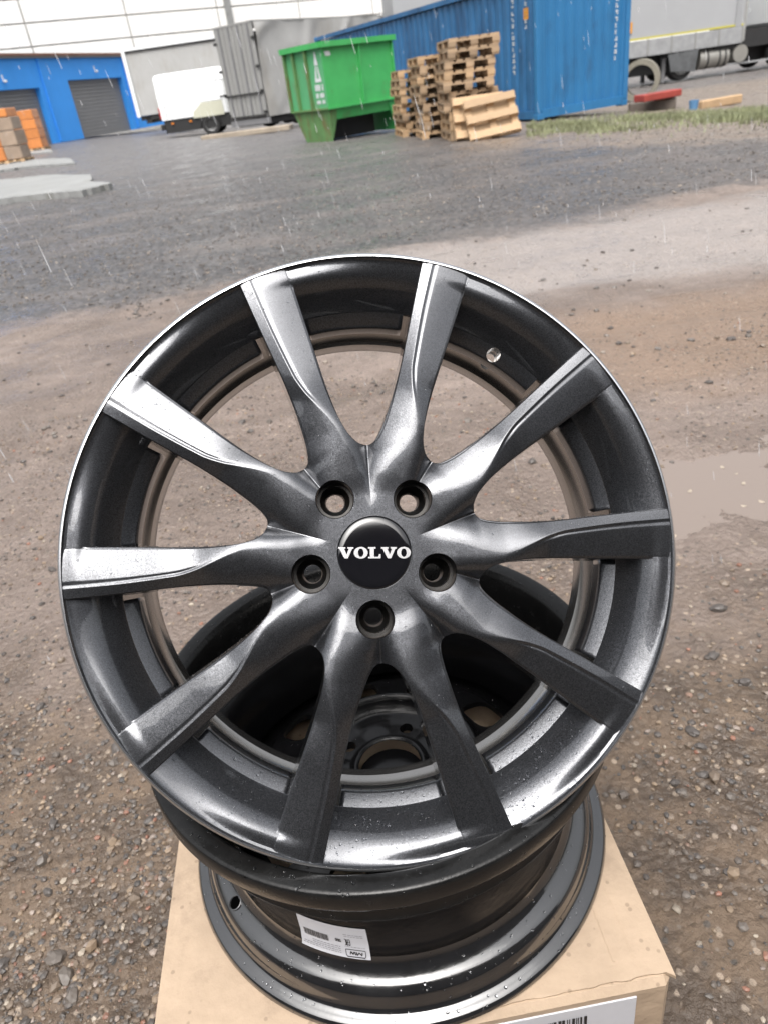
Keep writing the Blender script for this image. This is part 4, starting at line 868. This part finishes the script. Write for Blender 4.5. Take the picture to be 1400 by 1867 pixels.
Eg = [((0, 0), (0, 1)), ((0, 0), (1, 0)), ((0, .5), (.8, .5)), ((0, 1), (1, 1))]; Ag = [((0, 0), (0, 1)), ((0, 1), (1, 1)), ((1, 1), (1, 0)), ((0, .5), (1, .5))]; Cg = [((1, 0), (0, 0)), ((0, 0), (0, 1)), ((0, 1), (1, 1))]; Og = [((0, 0), (1, 0)), ((1, 0), (1, 1)), ((1, 1), (0, 1)), ((0, 1), (0, 0))]; Sx = [((1, 1), (0, 1)), ((0, 1), (0, 0)), ((0, 0), (1, 0)), ((1, 0), (1, .5)), ((1, .5), (0, .5))]
letter(Eg, 0.255, 0.42, 0.018, 0.20); letter(Ag, 0.282, 0.42, 0.018, 0.20); letter(Cg, 0.309, 0.42, 0.018, 0.20)
letter(Og, 0.385, 0.46, 0.016, 0.09); letter(Sx, 0.412, 0.46, 0.016, 0.09); letter(Og, 0.438, 0.46, 0.016, 0.09)
rd = random.Random(21); s = 0.56
while s < 0.93:
    wv = rd.choice((0.004, 0.007, 0.011)); ink.append(quad(s, 0.40, s+wv, 0.62)); s += wv+rd.choice((0.005, 0.008))
poly_sheet(ink, up).build('print', M_INK, stk)
grey = []
for t_ in (0.70, 0.76, 0.82, 0.88):
    s = 0.40
    while s < (0.95 if t_ > 0.8 else 0.8):
        wv = rd.uniform(0.012, 0.05); grey.append(quad(s, t_, s+wv, t_+0.022)); s += wv+0.012
for t_ in (0.25, 0.31, 0.66):
    s = 0.06
    while s < 0.33: wv = rd.uniform(0.012, 0.05); grey.append(quad(s, t_, s+wv, t_+0.018)); s += wv+0.012
poly_sheet(grey, lambda a, b_: st_map(1-a, 1-b_, 0.001)).build('fine_print', M_GREYINK, stk)

# ================================================================ ALLOY WHEEL
AL_C = np.array([-0.01254, 0.49764, 0.67002]); el, az = 0.59647, 0.08218
an = np.array([math.cos(el)*math.sin(az), -math.cos(el)*math.cos(az), math.sin(el)])
cu = CM @ np.array([0, 1.0, 0]); ay = cu - an*cu.dot(an); ay /= np.linalg.norm(ay); ax = np.cross(ay, an)
alloy = empty('alloy_wheel', (0, 0, 0), 0, 'dark grey ten-spoke alloy wheel propped upright on the black steel wheel', 'wheel')
AM = Matrix([[ax[i], ay[i], an[i], AL_C[i]] for i in range(3)] + [[0, 0, 0, 1]]); alloy.matrix_world = AM @ Matrix.Scale(1.02, 4)
RO = 0.2485; S = RO/555.0
def pchip(x, y):
    x = np.array(x, float); y = np.array(y, float); h = np.diff(x); dl = np.diff(y)/h; d = np.zeros_like(y)
    d[0], d[-1] = dl[0], dl[-1]
    for i in range(1, len(x)-1):
        if dl[i-1]*dl[i] > 0: w1, w2 = 2*h[i]+h[i-1], h[i]+2*h[i-1]; d[i] = (w1+w2)/(w1/dl[i-1]+w2/dl[i])
    def f(q):
        q = np.clip(np.asarray(q, float), x[0], x[-1]); i = np.clip(np.searchsorted(x, q)-1, 0, len(h)-1); t_ = (q-x[i])/h[i]
        return y[i]*(1+2*t_)*(1-t_)**2 + h[i]*d[i]*t_*(1-t_)**2 + y[i+1]*t_*t_*(3-2*t_) + h[i]*d[i+1]*t_*t_*(t_-1)
    return f
f_ccw = pchip([0, 197, 197.7, 199, 202, 207, 215, 232, 252, 290, 350, 440, 552], [14.6, 14.6, 13.0, 11.8, 10.6, 9.5, 8.3, 6.6, 5.3, 3.6, 2.3, 1.6, 1.0])
f_cw = pchip([0, 197, 197.7, 199, 202, 207, 215, 232, 252, 290, 350, 430, 505, 552], [-21.4, -21.4, -19.6, -18.2, -16.8, -15.4, -13.8, -12.0, -10.8, -9.8, -9.3, -9.1, -8.9, -8.6])
f_cr = pchip([0, 60, 105, 150, 200, 225, 250, 283, 315, 350, 430, 552], [-4, -4, -5, -6.2, -8.6, -8.6, -7.0, -4.1, -1.9, -0.9, -0.7, -1.1])
f_zc = pchip([0, 70, 105, 150, 200, 260, 350, 430, 500, 552], [.0040, .0040, .0042, .0068, .0088, .0098, .0074, .0038, .0010, -.0006])
f_d1 = pchip([0, 78, 110, 140, 170, 197, 230, 260, 290, 360, 430, 470, 500, 552], [0, 0, .0012, .0048, .0098, .0140, .0130, .0100, .0076, .0056, .0062, .0064, .0060, .0018])
f_d2 = pchip([0, 78, 110, 140, 170, 197, 230, 260, 300, 350, 430, 552], [0, 0, .0012, .0048, .0100, .0150, .0150, .0128, .0094, .0052, .0030, .0012])
f_band = pchip([490, 498, 503, 509, 516, 530, 546, 552], [-.0215, -.0178, -.0152, -.0126, -.0102, -.0064, -.0032, -.0024])
f_gr = pchip([0, 280, 340, 552], [0, 0, .0011, .0011])
def lift(r, adeg):
    """extra height of the band, r in px, angle measured from the spoke tip"""
    a = (np.asarray(adeg)+36.0) % 36.0 - 36.0                 # -36..0
    w = sstep(-32.0, -11.0, a)*(1-sstep(-7.0, -2.5, a)); rr_ = np.asarray(r, float)
    return 0.0058*w*(1-sstep(515, 549, rr_))*sstep(470, 492, rr_)
def rows(rad, nf, nc):
    """surface rows of one 36-degree sector; columns run from the clockwise edge over the crease to the other edge. (angle deg, z)"""
    tf = np.linspace(1, 0, nf+1)[:-1]; tcw = np.linspace(0, 1, nc+1); A, Zs = [], []
    for r in rad:
        cw, ccw, cr = float(f_cw(r)), float(f_ccw(r)), float(f_cr(r)); zc = float(f_zc(r)); d1, d2 = float(f_d1(r)), float(f_d2(r)); g = float(f_gr(r))
        if r > 500: d1 = d1 + (zc-float(f_band(r))-float(lift(r, cw-0.5))-0.0002-d1)*float(sstep(503, 532, r))
        a = np.concatenate([cr+(cw-cr)*tf, cr+(ccw-cr)*tcw])
        pe = float(np.interp(r, [140, 215, 300, 400, 490], [3.4, 2.2, 1.2, 1.15, 1.4])); pe2 = float(np.interp(r, [140, 215, 300], [3.0, 1.8, 1.05])); k1 = float(np.interp(r, [197, 310], [1, 0])); q1 = abs(cw-cr)/(k1*(21.4+cr)+(1-k1)*abs(cw-cr)); q2 = (ccw-cr)/(k1*(14.6-cr)+(1-k1)*(ccw-cr)); zf = zc - d1*(tf*q1)**pe - g*np.exp(-((tf*abs(cw-cr)*r*S*0.01745-0.0022)/0.0009)**2); zr = zc - d2*(tcw*q2)**pe2
        A.append(a); Zs.append(np.concatenate([zf, zr]))
    return np.array(A), np.array(Zs)
class PM:
    """patches with their own smooth normals"""
    def __init__(s): s.v = []; s.n = []; s.f = []
    def grid(s, P, flip=False, nrm=None):
        P = np.asarray(P, float); ni, nj = P.shape[:2]
        if nrm is None:
            di = np.gradient(P, axis=0); dj = np.gradient(P, axis=1); nrm = np.cross(di, dj); L_ = np.linalg.norm(nrm, axis=2)
            bad = L_ < 1e-13; L_[bad] = 1; nrm = nrm/L_[..., None]
            if flip: nrm = -nrm
            good = ~bad
            for i, j in zip(*np.where(bad)):
                c = np.argwhere(good[max(0, i-6):i+7, max(0, j-6):j+7]); 
                if len(c): c = c + [max(0, i-6), max(0, j-6)]; k = c[np.argmin(((c-[i, j])**2).sum(1))]; nrm[i, j] = nrm[k[0], k[1]]
                else: nrm[i, j] = (0, 0, 1)
        b0 = sum(len(q) for q in s.v); s.v.append(P.reshape(-1, 3)); s.n.append(nrm.reshape(-1, 3)); id_ = np.arange(ni*nj).reshape(ni, nj)+b0
        F_ = np.stack([id_[:-1, :-1], id_[1:, :-1], id_[1:, 1:], id_[:-1, 1:]], -1).reshape(-1, 4)
        s.f.append(F_[:, ::-1] if flip else F_); return s
    def build(s, name, mt, parent):
        v, n_, f = np.concatenate(s.v), np.concatenate(s.n), np.concatenate(s.f)
        me_ = bpy.data.meshes.new(name); me_.from_pydata(v.tolist(), [], f.tolist()); me_.polygons.foreach_set('use_smooth', [True]*len(f)); me_.normals_split_custom_set_from_vertices(n_.tolist()); return link_mesh(name, me_, mt, parent)
def polar(rpx, adeg, z, phi):
    t_ = np.radians(adeg+phi); return np.stack([rpx*S*np.cos(t_), rpx*S*np.sin(t_), z], -1)
NF, NC = 22, 20
r_hub = np.concatenate([[66.5], np.arange(69, 197, 2.4), [197]])
r_sp = np.concatenate([197+np.array([0, .35, .7, 1.3, 2, 3, 4.5, 6.5, 9, 12, 16, 21, 27, 34]), np.arange(238, 490, 7), np.arange(490, 548, 4), [548]])
r_all = np.concatenate([r_hub, r_sp[1:]]); A_all, Z_all = rows(r_all, NF, NC); nh = len(r_hub)
# smooth normals for the whole sector
G = polar(r_all[:, None], A_all, Z_all, 0.0); di = np.gradient(G, axis=0); dj = np.gradient(G, axis=1); NN = np.cross(di, dj); NN /= np.maximum(np.linalg.norm(NN, axis=2), 1e-15)[..., None]
PHI = [7.5+36*k for k in range(10)]
Asp, Zsp = A_all[nh-1:], Z_all[nh-1:]
def spoke_mesh():
    pm = PM(); nr_ = len(r_sp); r = r_sp
    gap = np.minimum(np.radians(14.6-Asp[:, -1]), np.radians(Asp[:, 0]+21.4))*r*S*2
    bev = np.clip(gap*0.4, 0, 0.0017); bang = np.degrees(bev/(r*S))
    a, z = Asp.copy(), Zsp.copy()
    # pull the outer columns in by the bevel width, then add rounded edges
    a[:, 0] = Asp[:, 0]+bang; a[:, -1] = Asp[:, -1]-bang
    flush = sstep(498, 516, r)
    def rnd(side):
        aa_, zz__ = [], []
        for t_ in np.linspace(0, math.pi/2, 6)[1:]:
            if side < 0: aa_.append(a[:, 0]-bang*np.sin(t_)); zz__.append(z[:, 0]-bev*(1-np.cos(t_))*(1-flush))
            else: aa_.append(a[:, -1]+bang*np.sin(t_)); zz__.append(z[:, -1]-bev*(1-np.cos(t_)))
        return np.array(aa_).T, np.array(zz__).T
    la, lz = rnd(-1); ra, rz_ = rnd(1)
    a2 = np.concatenate([la[:, ::-1], a, ra], 1); z2 = np.concatenate([lz[:, ::-1], z, rz_], 1)
    top = polar(r[:, None], a2, z2, 0.0); nj = a2.shape[1]
    dii = np.gradient(top, axis=0); djj = np.gradient(top, axis=1); nn = np.cross(dii, djj); ln = np.linalg.norm(nn, axis=2); ok = ln > 1e-13
    nn = np.where(ok[..., None], nn/np.maximum(ln, 1e-15)[..., None], 0)
    nn[0, 5:5+NN.shape[1]] = NN[nh-1]; nn[0, :5] = NN[nh-1, 0]; nn[0, -5:] = NN[nh-1, -1]
    for i, j in zip(*np.where(~ok)):
        if i: nn[i, j] = nn[i, 5 if j < 5 else nj-6] if np.linalg.norm(nn[i, 5 if j < 5 else nj-6]) > .5 else (0, 0, 1)
    pm.grid(top, flip=False, nrm=nn)
    zb = np.interp(r, [197, 300, 430, 548], [-.026, -.030, -.040, -.046])
    fl = np.degrees(0.0016/(r*S))
    for side in (0, -1):
        e0 = top[:, side]; sg = -1 if side == 0 else 1; n_w = 5
        W = [e0]
        for q in range(1, n_w+1):
            f_ = q/n_w; ad = a2[:, side]+sg*fl*f_*np.minimum(1, gap/0.012); W.append(polar(r, ad, z2[:, side]*(1-f_)+zb*f_, 0.0))
        pm.grid(np.stack(W, 1), flip=(side == 0))
    bl, br = a2[:, 0]-fl*np.minimum(1, gap/0.012), a2[:, -1]+fl*np.minimum(1, gap/0.012)
    pm.grid(np.stack([polar(r, bl*(1-f_)+br*f_, zb+0.006*0, 0.0) for f_ in np.linspace(0, 1, 4)], 1), flip=True)
    return pm
sp0 = spoke_mesh().build('spoke', M_ALLOY, alloy)
for k in range(10):
    o = sp0 if k == 0 else sp0.copy()
    if k: COL.objects.link(o)
    o.rotation_euler = (0, 0, R(PHI[k]))
# hub: ten sectors in one grid, bolt holes snapped round
LUG_R, LUG_A, LUG_H = 118*S, 54.5, 34.5*S
hv, hn, cols = [], [], A_all.shape[1]-1
Ah, Zh, Nh = A_all[:nh, :-1], Z_all[:nh, :-1], NN[:nh, :-1]
X_, Y2, Z_, N_ = [], [], [], []
for k in range(10):
    p = polar(r_hub[:, None], Ah, Zh, PHI[k]); c_, s_ = math.cos(R(PHI[k])), math.sin(R(PHI[k]))
    X_.append(p[..., 0]); Y2.append(p[..., 1]); Z_.append(p[..., 2]); N_.append(np.stack([Nh[..., 0]*c_-Nh[..., 1]*s_, Nh[..., 0]*s_+Nh[..., 1]*c_, Nh[..., 2]], -1))
X_, Y2, Z_, N_ = (np.concatenate(q, 1) for q in (X_, Y2, Z_, N_)); nr, na = X_.shape
lugs = [(LUG_R*math.cos(R(LUG_A+72*k)), LUG_R*math.sin(R(LUG_A+72*k))) for k in range(5)]
ins = np.full(X_.shape, -1); Ds = []
for h, (cx, cy) in enumerate(lugs): D_ = np.hypot(X_-cx, Y2-cy); Ds.append(D_); ins[D_ < LUG_H] = h
keep = ins < 0; nX, nY = X_.copy(), Y2.copy(); ed = {h: [] for h in range(5)}
for i in range(1, nr-1):
    for j in range(na):
        if not keep[i, j]: continue
        for a_, b_ in ((-1, 0), (1, 0), (0, -1), (0, 1), (1, 1), (1, -1), (-1, 1), (-1, -1)):
            h = ins[i+a_, (j+b_) % na]
            if h >= 0: cx, cy = lugs[h]; q = LUG_H/Ds[h][i, j]; nX[i, j] = cx+(X_[i, j]-cx)*q; nY[i, j] = cy+(Y2[i, j]-cy)*q; ed[h].append((i, j)); break
HVv = np.stack([nX, nY, Z_], -1); hub = PM(); id_ = np.arange(nr*na).reshape(nr, na)
hub.v.append(HVv.reshape(-1, 3)); hub.n.append(N_.reshape(-1, 3)); Fh = []
for i in range(nr-1):
    for j in range(na):
        j2 = (j+1) % na
        if keep[i, j] and keep[i, j2] and keep[i+1, j] and keep[i+1, j2]: Fh.append((id_[i, j], id_[i+1, j], id_[i+1, j2], id_[i, j2]))
hub.f.append(np.array(Fh)); 
# outer rim of the hub between the spokes, closing down at the window ends, and the centre bore
tt = np.linspace(0, 2*np.pi, 121)
hub.grid(np.stack([np.stack([66.5*S*np.cos(tt), 66.5*S*np.sin(tt), np.full_like(tt, zq)], -1) for zq in (f_zc(66.5), -.004, -.012)], 1), flip=True)
hub_o = hub.build('hub', M_ALLOY, alloy)
bm = bmesh.new(); bm.from_mesh(hub_o.data); loose = [v for v in bm.verts if not v.link_faces]; bm.free()
for h, (cx, cy) in enumerate(lugs):
    lst = sorted(set(ed[h]), key=lambda ij: math.atan2(nY[ij]-cy, nX[ij]-cx)); lst.append(lst[0])
    e0 = np.array([[nX[ij], nY[ij], Z_[ij]] for ij in lst]); th = np.arctan2(e0[:, 1]-cy, e0[:, 0]-cx)
    circ = lambda rq, zq: np.stack([cx+rq*np.cos(th), cy+rq*np.sin(th), np.full_like(th, zq)], -1)
    pm = PM(); e1 = circ(LUG_H-.0006, 0); e1[:, 2] = e0[:, 2]-.0009
    pm.grid(np.stack([e0, e1, circ(LUG_H-.0009, -.006), circ(LUG_H-.0009, -.012)], 1), flip=True)
    pm.grid(np.stack([circ(LUG_H-.0009, -.012), circ(LUG_H-.0032, -.0122)], 1), flip=True); pm.grid(np.stack([circ(LUG_H-.0032, -.0122), circ(LUG_H-.0032, -.020)], 1), flip=True)
    pm.grid(np.stack([circ(LUG_H-.0032, -.020), circ(.0083, -.027)], 1), flip=True)
    pm.grid(np.stack([circ(.0083, -.027), circ(.0076, -.030), circ(.0076, -.040)], 1), flip=True)
    pm.build('bolt_hole', M_BOLTHOLE if h >= 0 else M_ALLOY, alloy)
# front rim: lip, sloping band and the wall down to the ledge; behind it the barrel
fp = [(.2285,-.0400),(.2285,-.0170),(.2330,-.0140),(.2440,-.0120),(.2478,-.0105),(.2485,-.0085),(.2485,-.0060),(.2484,-.0034),(.2478,-.0019),(.2469,-.0008),(.2459,-.0002),(.2451,.0000),(.2447,-.0005),(.2444,-.0018),(.2440,-.0026)] + [(r*S, float(f_band(r))) for r in (541, 536, 531, 526, 521, 516, 512, 508, 504)] + [(.2228,-.0180),(.2212,-.0205),(.2098,-.0320),(.2093,-.0332),(.2112,-.037),(.2138,-.048),(.2185,-.0490)]
rimo = MB().lathe(fp, 480).build('rim', M_ALLOY, alloy)
for v in rimo.data.vertices:
    rq = math.hypot(v.co.x, v.co.y)/S
    if v.co.z > -0.03 and 465 < rq < 549: v.co.z += float(lift(rq, math.degrees(math.atan2(v.co.y, v.co.x))-7.5))
fix_normals(rimo.data); rimo.data.set_sharp_from_angle(angle=R(28))
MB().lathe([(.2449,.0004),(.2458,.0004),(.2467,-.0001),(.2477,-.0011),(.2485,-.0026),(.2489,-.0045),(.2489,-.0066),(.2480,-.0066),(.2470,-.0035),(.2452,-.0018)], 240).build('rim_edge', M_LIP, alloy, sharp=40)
bp_ = [(.2138,-.0492),(.2136,-.070),(.2128,-.100),(.2120,-.118),(.2085,-.124),(.2085,-.145),(.2110,-.153),(.2170,-.163),(.2190,-.169),(.2240,-.173),(.2400,-.174),(.2430,-.170),(.2435,-.166),(.2425,-.162),(.2320,-.160),(.2290,-.157),(.2285,-.144),(.2240,-.136),(.2185,-.120),(.2184,-.0492)]
bar = MB().lathe(bp_, 200).build('barrel', M_BARREL, alloy, sharp=28); fix_normals(bar.data)
# ledges between the spokes
lp_ = [(.2122,-.0335),(.2094,-.0331),(.2068,-.0349),(.2000,-.0400),(.1987,-.0415),(.1982,-.0440),(.1992,-.060),(.2145,-.066)]
led0 = MB().lathe(lp_, 24, R(3.0), R(26.6)).build('ledge', M_ALLOY, alloy, sharp=30); fix_normals(led0.data)
led_l = []
for k in range(10):
    if k == 1: continue
    o = led0 if k == 0 else led0.copy()
    if k: COL.objects.link(o)
    o.rotation_euler = (0, 0, R(PHI[k]))
# the ledge with the valve hole, cut through ledge and rim
led_v = MB().lathe(lp_, 24, R(3.0), R(26.6)).build('ledge', M_ALLOY, alloy, sharp=30); fix_normals(led_v.data); led_v.rotation_euler = (0, 0, R(PHI[1])); led_v['label'] = 'ledge with the round valve hole'
ca, sa = math.cos(R(58.5)), math.sin(R(58.5)); pv = Vector((.2040*ca, .2040*sa, -.037)); dv_ = Vector((0.20*ca, 0.20*sa, -0.98)).normalized()
def drill(o, rad):
    cut = MB().cyl(pv-dv_*0.03, pv+dv_*0.07, rad, 28).build('cutter', None); cut.matrix_world = Matrix.Identity(4)
    loc = o.rotation_euler.to_matrix().to_4x4().inverted(); cut.data.transform(loc); fix_normals(cut.data)
    tmp = bpy.data.objects.new('tmp', o.data.copy()); COL.objects.link(tmp); md = tmp.modifiers.new('b', 'BOOLEAN'); md.operation = 'DIFFERENCE'; md.object = cut; md.solver = 'EXACT'
    dg = bpy.context.evaluated_depsgraph_get(); me_ = bpy.data.meshes.new_from_object(tmp.evaluated_get(dg)); 
    me_.set_sharp_from_angle(angle=R(28)); o.data = me_; bpy.data.objects.remove(tmp); bpy.data.objects.remove(cut)
for o in (led_v, rimo, bar): drill(o, 0.0060)
# centre cap with its name
cap = MB().lathe([(0.0002, .0053), (.014, .00525), (.024, .0051), (.0280, .0048), (.0289, .0040), (.0291, .0030), (.0291, -.006), (.0002, -.006)], 72).build('centre_cap', M_CAP, alloy, sharp=40)
MB().lathe([(.0291, .0040), (.0296, .0044), (.0299, .0038), (.0299, .0), (.0291, .0)], 96).build('cap_ring', M_ALLOY, cap, sharp=40)
Vg = [(0, 1), (.64, 1), (.64, .86), (.52, .86), (.75, .34), (.95, .86), (.82, .86), (.82, 1), (1.36, 1), (1.36, .86), (1.24, .86), (.86, 0), (.56, 0), (.12, .86), (0, .86)]
Lg = [(0, 0), (1.12, 0), (1.12, .38), (.98, .38), (.90, .14), (.52, .14), (.52, .86), (.68, .86), (.68, 1), (0, 1), (0, .86), (.16, .86), (.16, .14), (0, .14)]
word = []; x = 0; hh = 20*S
for ch in 'VOLVO':
    wv = {'V': 1.36, 'O': 1.24, 'L': 1.12}[ch]; word.append((ch, x)); x += wv+0.03
tot = x-0.03; mb = MB(); kx = 128*S/tot
for ch, x in word:
    if ch == 'O':
        n_ = 36; o_ = [(x+.62+.62*math.cos(t_), .5+.52*math.sin(t_)) for t_ in np.linspace(0, 2*math.pi, n_, endpoint=False)]; i_ = [(x+.62+.25*math.cos(t_), .5+.37*math.sin(t_)) for t_ in np.linspace(0, 2*math.pi, n_, endpoint=False)]
        loop2 = [o_, i_]; P = [((px-tot/2)*kx, (py-.5)*hh, 0.0) for l_ in loop2 for px, py in l_]; mb.add(P, [(i, (i+1) % n_, n_+(i+1) % n_, n_+i) for i in range(n_)])
    else:
        g = Vg if ch == 'V' else Lg; P = [((px+x-tot/2)*kx, (py-.5)*hh, 0.0) for px, py in g]; mb.add(P, [tuple(range(len(P)))])
cap_z = lambda r: float(np.interp(r, [0, .014, .024, .0280], [.0053, .00525, .0051, .0048]))
lt = mb.mesh('lettering'); bm = bmesh.new(); bm.from_mesh(lt); bmesh.ops.triangulate(bm, faces=bm.faces); bmesh.ops.subdivide_edges(bm, edges=bm.edges, cuts=2)
for v in bm.verts: v.co.z = cap_z(math.hypot(v.co.x, v.co.y))+0.00025
bmesh.ops.recalc_face_normals(bm, faces=bm.faces); bm.to_mesh(lt); bm.free(); link_mesh('lettering', lt, M_SILVER, cap)

# ================================================================ WATER DROPS on the wheels
M_DROP = bpy.data.materials.new('water_drop'); M_DROP.use_nodes = True; b = M_DROP.node_tree.nodes['Principled BSDF']; b.inputs['Transmission Weight'].default_value = 1.0; b.inputs['IOR'].default_value = 1.33; b.inputs['Roughness'].default_value = 0.02; b.inputs['Base Color'].default_value = (0.95, 0.97, 1, 1)
dome = [];  dn = 7
for q in (0.0, 0.45, 0.8): dome.append([(math.cos(q*math.pi/2)*math.cos(t_), math.cos(q*math.pi/2)*math.sin(t_), 0.75*math.sin(q*math.pi/2)) for t_ in np.linspace(0, 2*math.pi, dn, endpoint=False)])
DV = np.array([p for r_ in dome for p in r_] + [(0, 0, .75)]); DF = [(a*dn+i, a*dn+(i+1) % dn, (a+1)*dn+(i+1) % dn, (a+1)*dn+i) for a in range(2) for i in range(dn)] + [(2*dn+i, 2*dn+(i+1) % dn, 3*dn) for i in range(dn)]
def droplets(root, parts, n, seed, upmin, smin, smax, label):
    rd = np.random.default_rng(seed); tris, nrm, wts = [], [], []
    RW = root.matrix_world.inverted()
    for o in parts:
        me_ = o.data; me_.calc_loop_triangles(); Mw = (root.matrix_world @ o.matrix_local); co = np.array([(Mw @ v.co)[:] for v in me_.vertices]); li = np.array([t_.vertices[:] for t_ in me_.loop_triangles])
        if not len(li): continue
        p = co[li]; c_ = np.cross(p[:, 1]-p[:, 0], p[:, 2]-p[:, 0]); ar = np.linalg.norm(c_, axis=1); ok = ar > 1e-12
        p, c_, ar = p[ok], c_[ok]/ar[ok][:, None], ar[ok]; ctr = p.mean(1); view = np.array([0, 0, CAM_H])-ctr; fc = (c_*view).sum(1) > 0
        sel = fc & (c_[:, 2] > upmin); tris.append(p[sel]); nrm.append(c_[sel]); wts.append(ar[sel]*np.clip(c_[sel][:, 2], 0.05, 1))
    tris, nrm, wts = np.concatenate(tris), np.concatenate(nrm), np.concatenate(wts); pick = rd.choice(len(tris), n, p=wts/wts.sum()); VV, FF = [], []; off = 0
    for k in pick:
        u, v = rd.random(2); 
        if u+v > 1: u, v = 1-u, 1-v
        p = tris[k][0]+u*(tris[k][1]-tris[k][0])+v*(tris[k][2]-tris[k][0]); nv_ = nrm[k]
        a_ = np.cross(nv_, [0.3, 0.2, 0.9]); a_ /= np.linalg.norm(a_); b_ = np.cross(nv_, a_); s_ = smin+(smax-smin)*rd.random()**2.2
        q = p + s_*(DV[:, :1]*a_*rd.uniform(.8, 1.25)+DV[:, 1:2]*b_*rd.uniform(.8, 1.25)+DV[:, 2:]*nv_); VV.append(q); FF += [tuple(i+off for i in f) for f in DF]; off += len(q)
    VV = np.concatenate(VV); me_ = bpy.data.meshes.new('water_drops'); me_.from_pydata([(RW @ Vector(v))[:] for v in VV], [], FF); me_.polygons.foreach_set('use_smooth', [True]*len(FF))
    o = link_mesh('water_drops', me_, M_DROP, root); o['kind'] = 'stuff'; o['label'] = label; return o
bpy.context.view_layer.update()
droplets(steel, [stb, stu, dsk], 2600, 1, 0.25, 0.0004, 0.0015, 'rain drops beading on the black steel wheel')
droplets(alloy, [c for c in alloy.children if c.name.split('.')[0] in ('spoke', 'ledge', 'rim', 'hub')], 2600, 2, 0.45, 0.0002, 0.0009, 'fine rain drops on the upward faces of the alloy wheel')
droplets(alloy, [c for c in alloy.children if c.name.split('.')[0] in ('ledge', 'rim')], 900, 3, 0.80, 0.0004, 0.0012, 'rain drops gathered in the lower ledges of the alloy wheel')

# ================================================================ SLEET in the air
M_SLEET = bpy.data.materials.new('falling_sleet'); M_SLEET.use_nodes = True; nb = NB(M_SLEET); b = M_SLEET.node_tree.nodes['Principled BSDF']
b.inputs['Base Color'].default_value = (0.85, 0.87, 0.9, 1); b.inputs['Roughness'].default_value = 0.3; b.inputs['Alpha'].default_value = 0.24
VV, FF = [], []; rd = random.Random(77)
fall = Vector((-0.16, 0.05, 1.0)).normalized()
for _ in range(900):
    D = 0.9 + 6.5*rd.random()**0.8; px, py = rd.uniform(-30, 1430), rd.uniform(-40, 1500)
    c = Vector((0, 0, CAM_H)) + Vector(ray(px, py))*D
    if c.z < 0.12: continue
    ln = (0.008+0.048*rd.random()**2.2)*(0.7+0.22*D); r_ = rd.uniform(0.0006, 0.0013)*(0.75+0.25*D); k = len(VV); n_ = 5
    fx = (fall+Vector((rd.uniform(-.05, .05), rd.uniform(-.05, .05), 0))).normalized(); q = fx.to_track_quat('Z', 'Y').to_matrix()
    VV.append(c-fx*ln*0.5)
    for zq, rq in ((-0.32, 0.9), (0.1, 0.8)): VV += [c+q @ Vector((r_*rq*math.cos(t_), r_*rq*math.sin(t_), ln*zq)) for t_ in np.linspace(0, 2*math.pi, n_, endpoint=False)]
    VV.append(c+fx*ln*0.5)
    FF += [(k, k+1+(i+1) % n_, k+1+i) for i in range(n_)] + [(k+1+i, k+1+(i+1) % n_, k+6+(i+1) % n_, k+6+i) for i in range(n_)] + [(k+6+i, k+6+(i+1) % n_, k+11) for i in range(n_)]
ms = bpy.data.meshes.new('sleet'); ms.from_pydata([v[:] for v in VV], [], FF); ms.polygons.foreach_set('use_smooth', [True]*len(FF)); tag(link_mesh('sleet', ms, M_SLEET), 'wet sleet falling across the yard', 'sleet', kind='stuff')
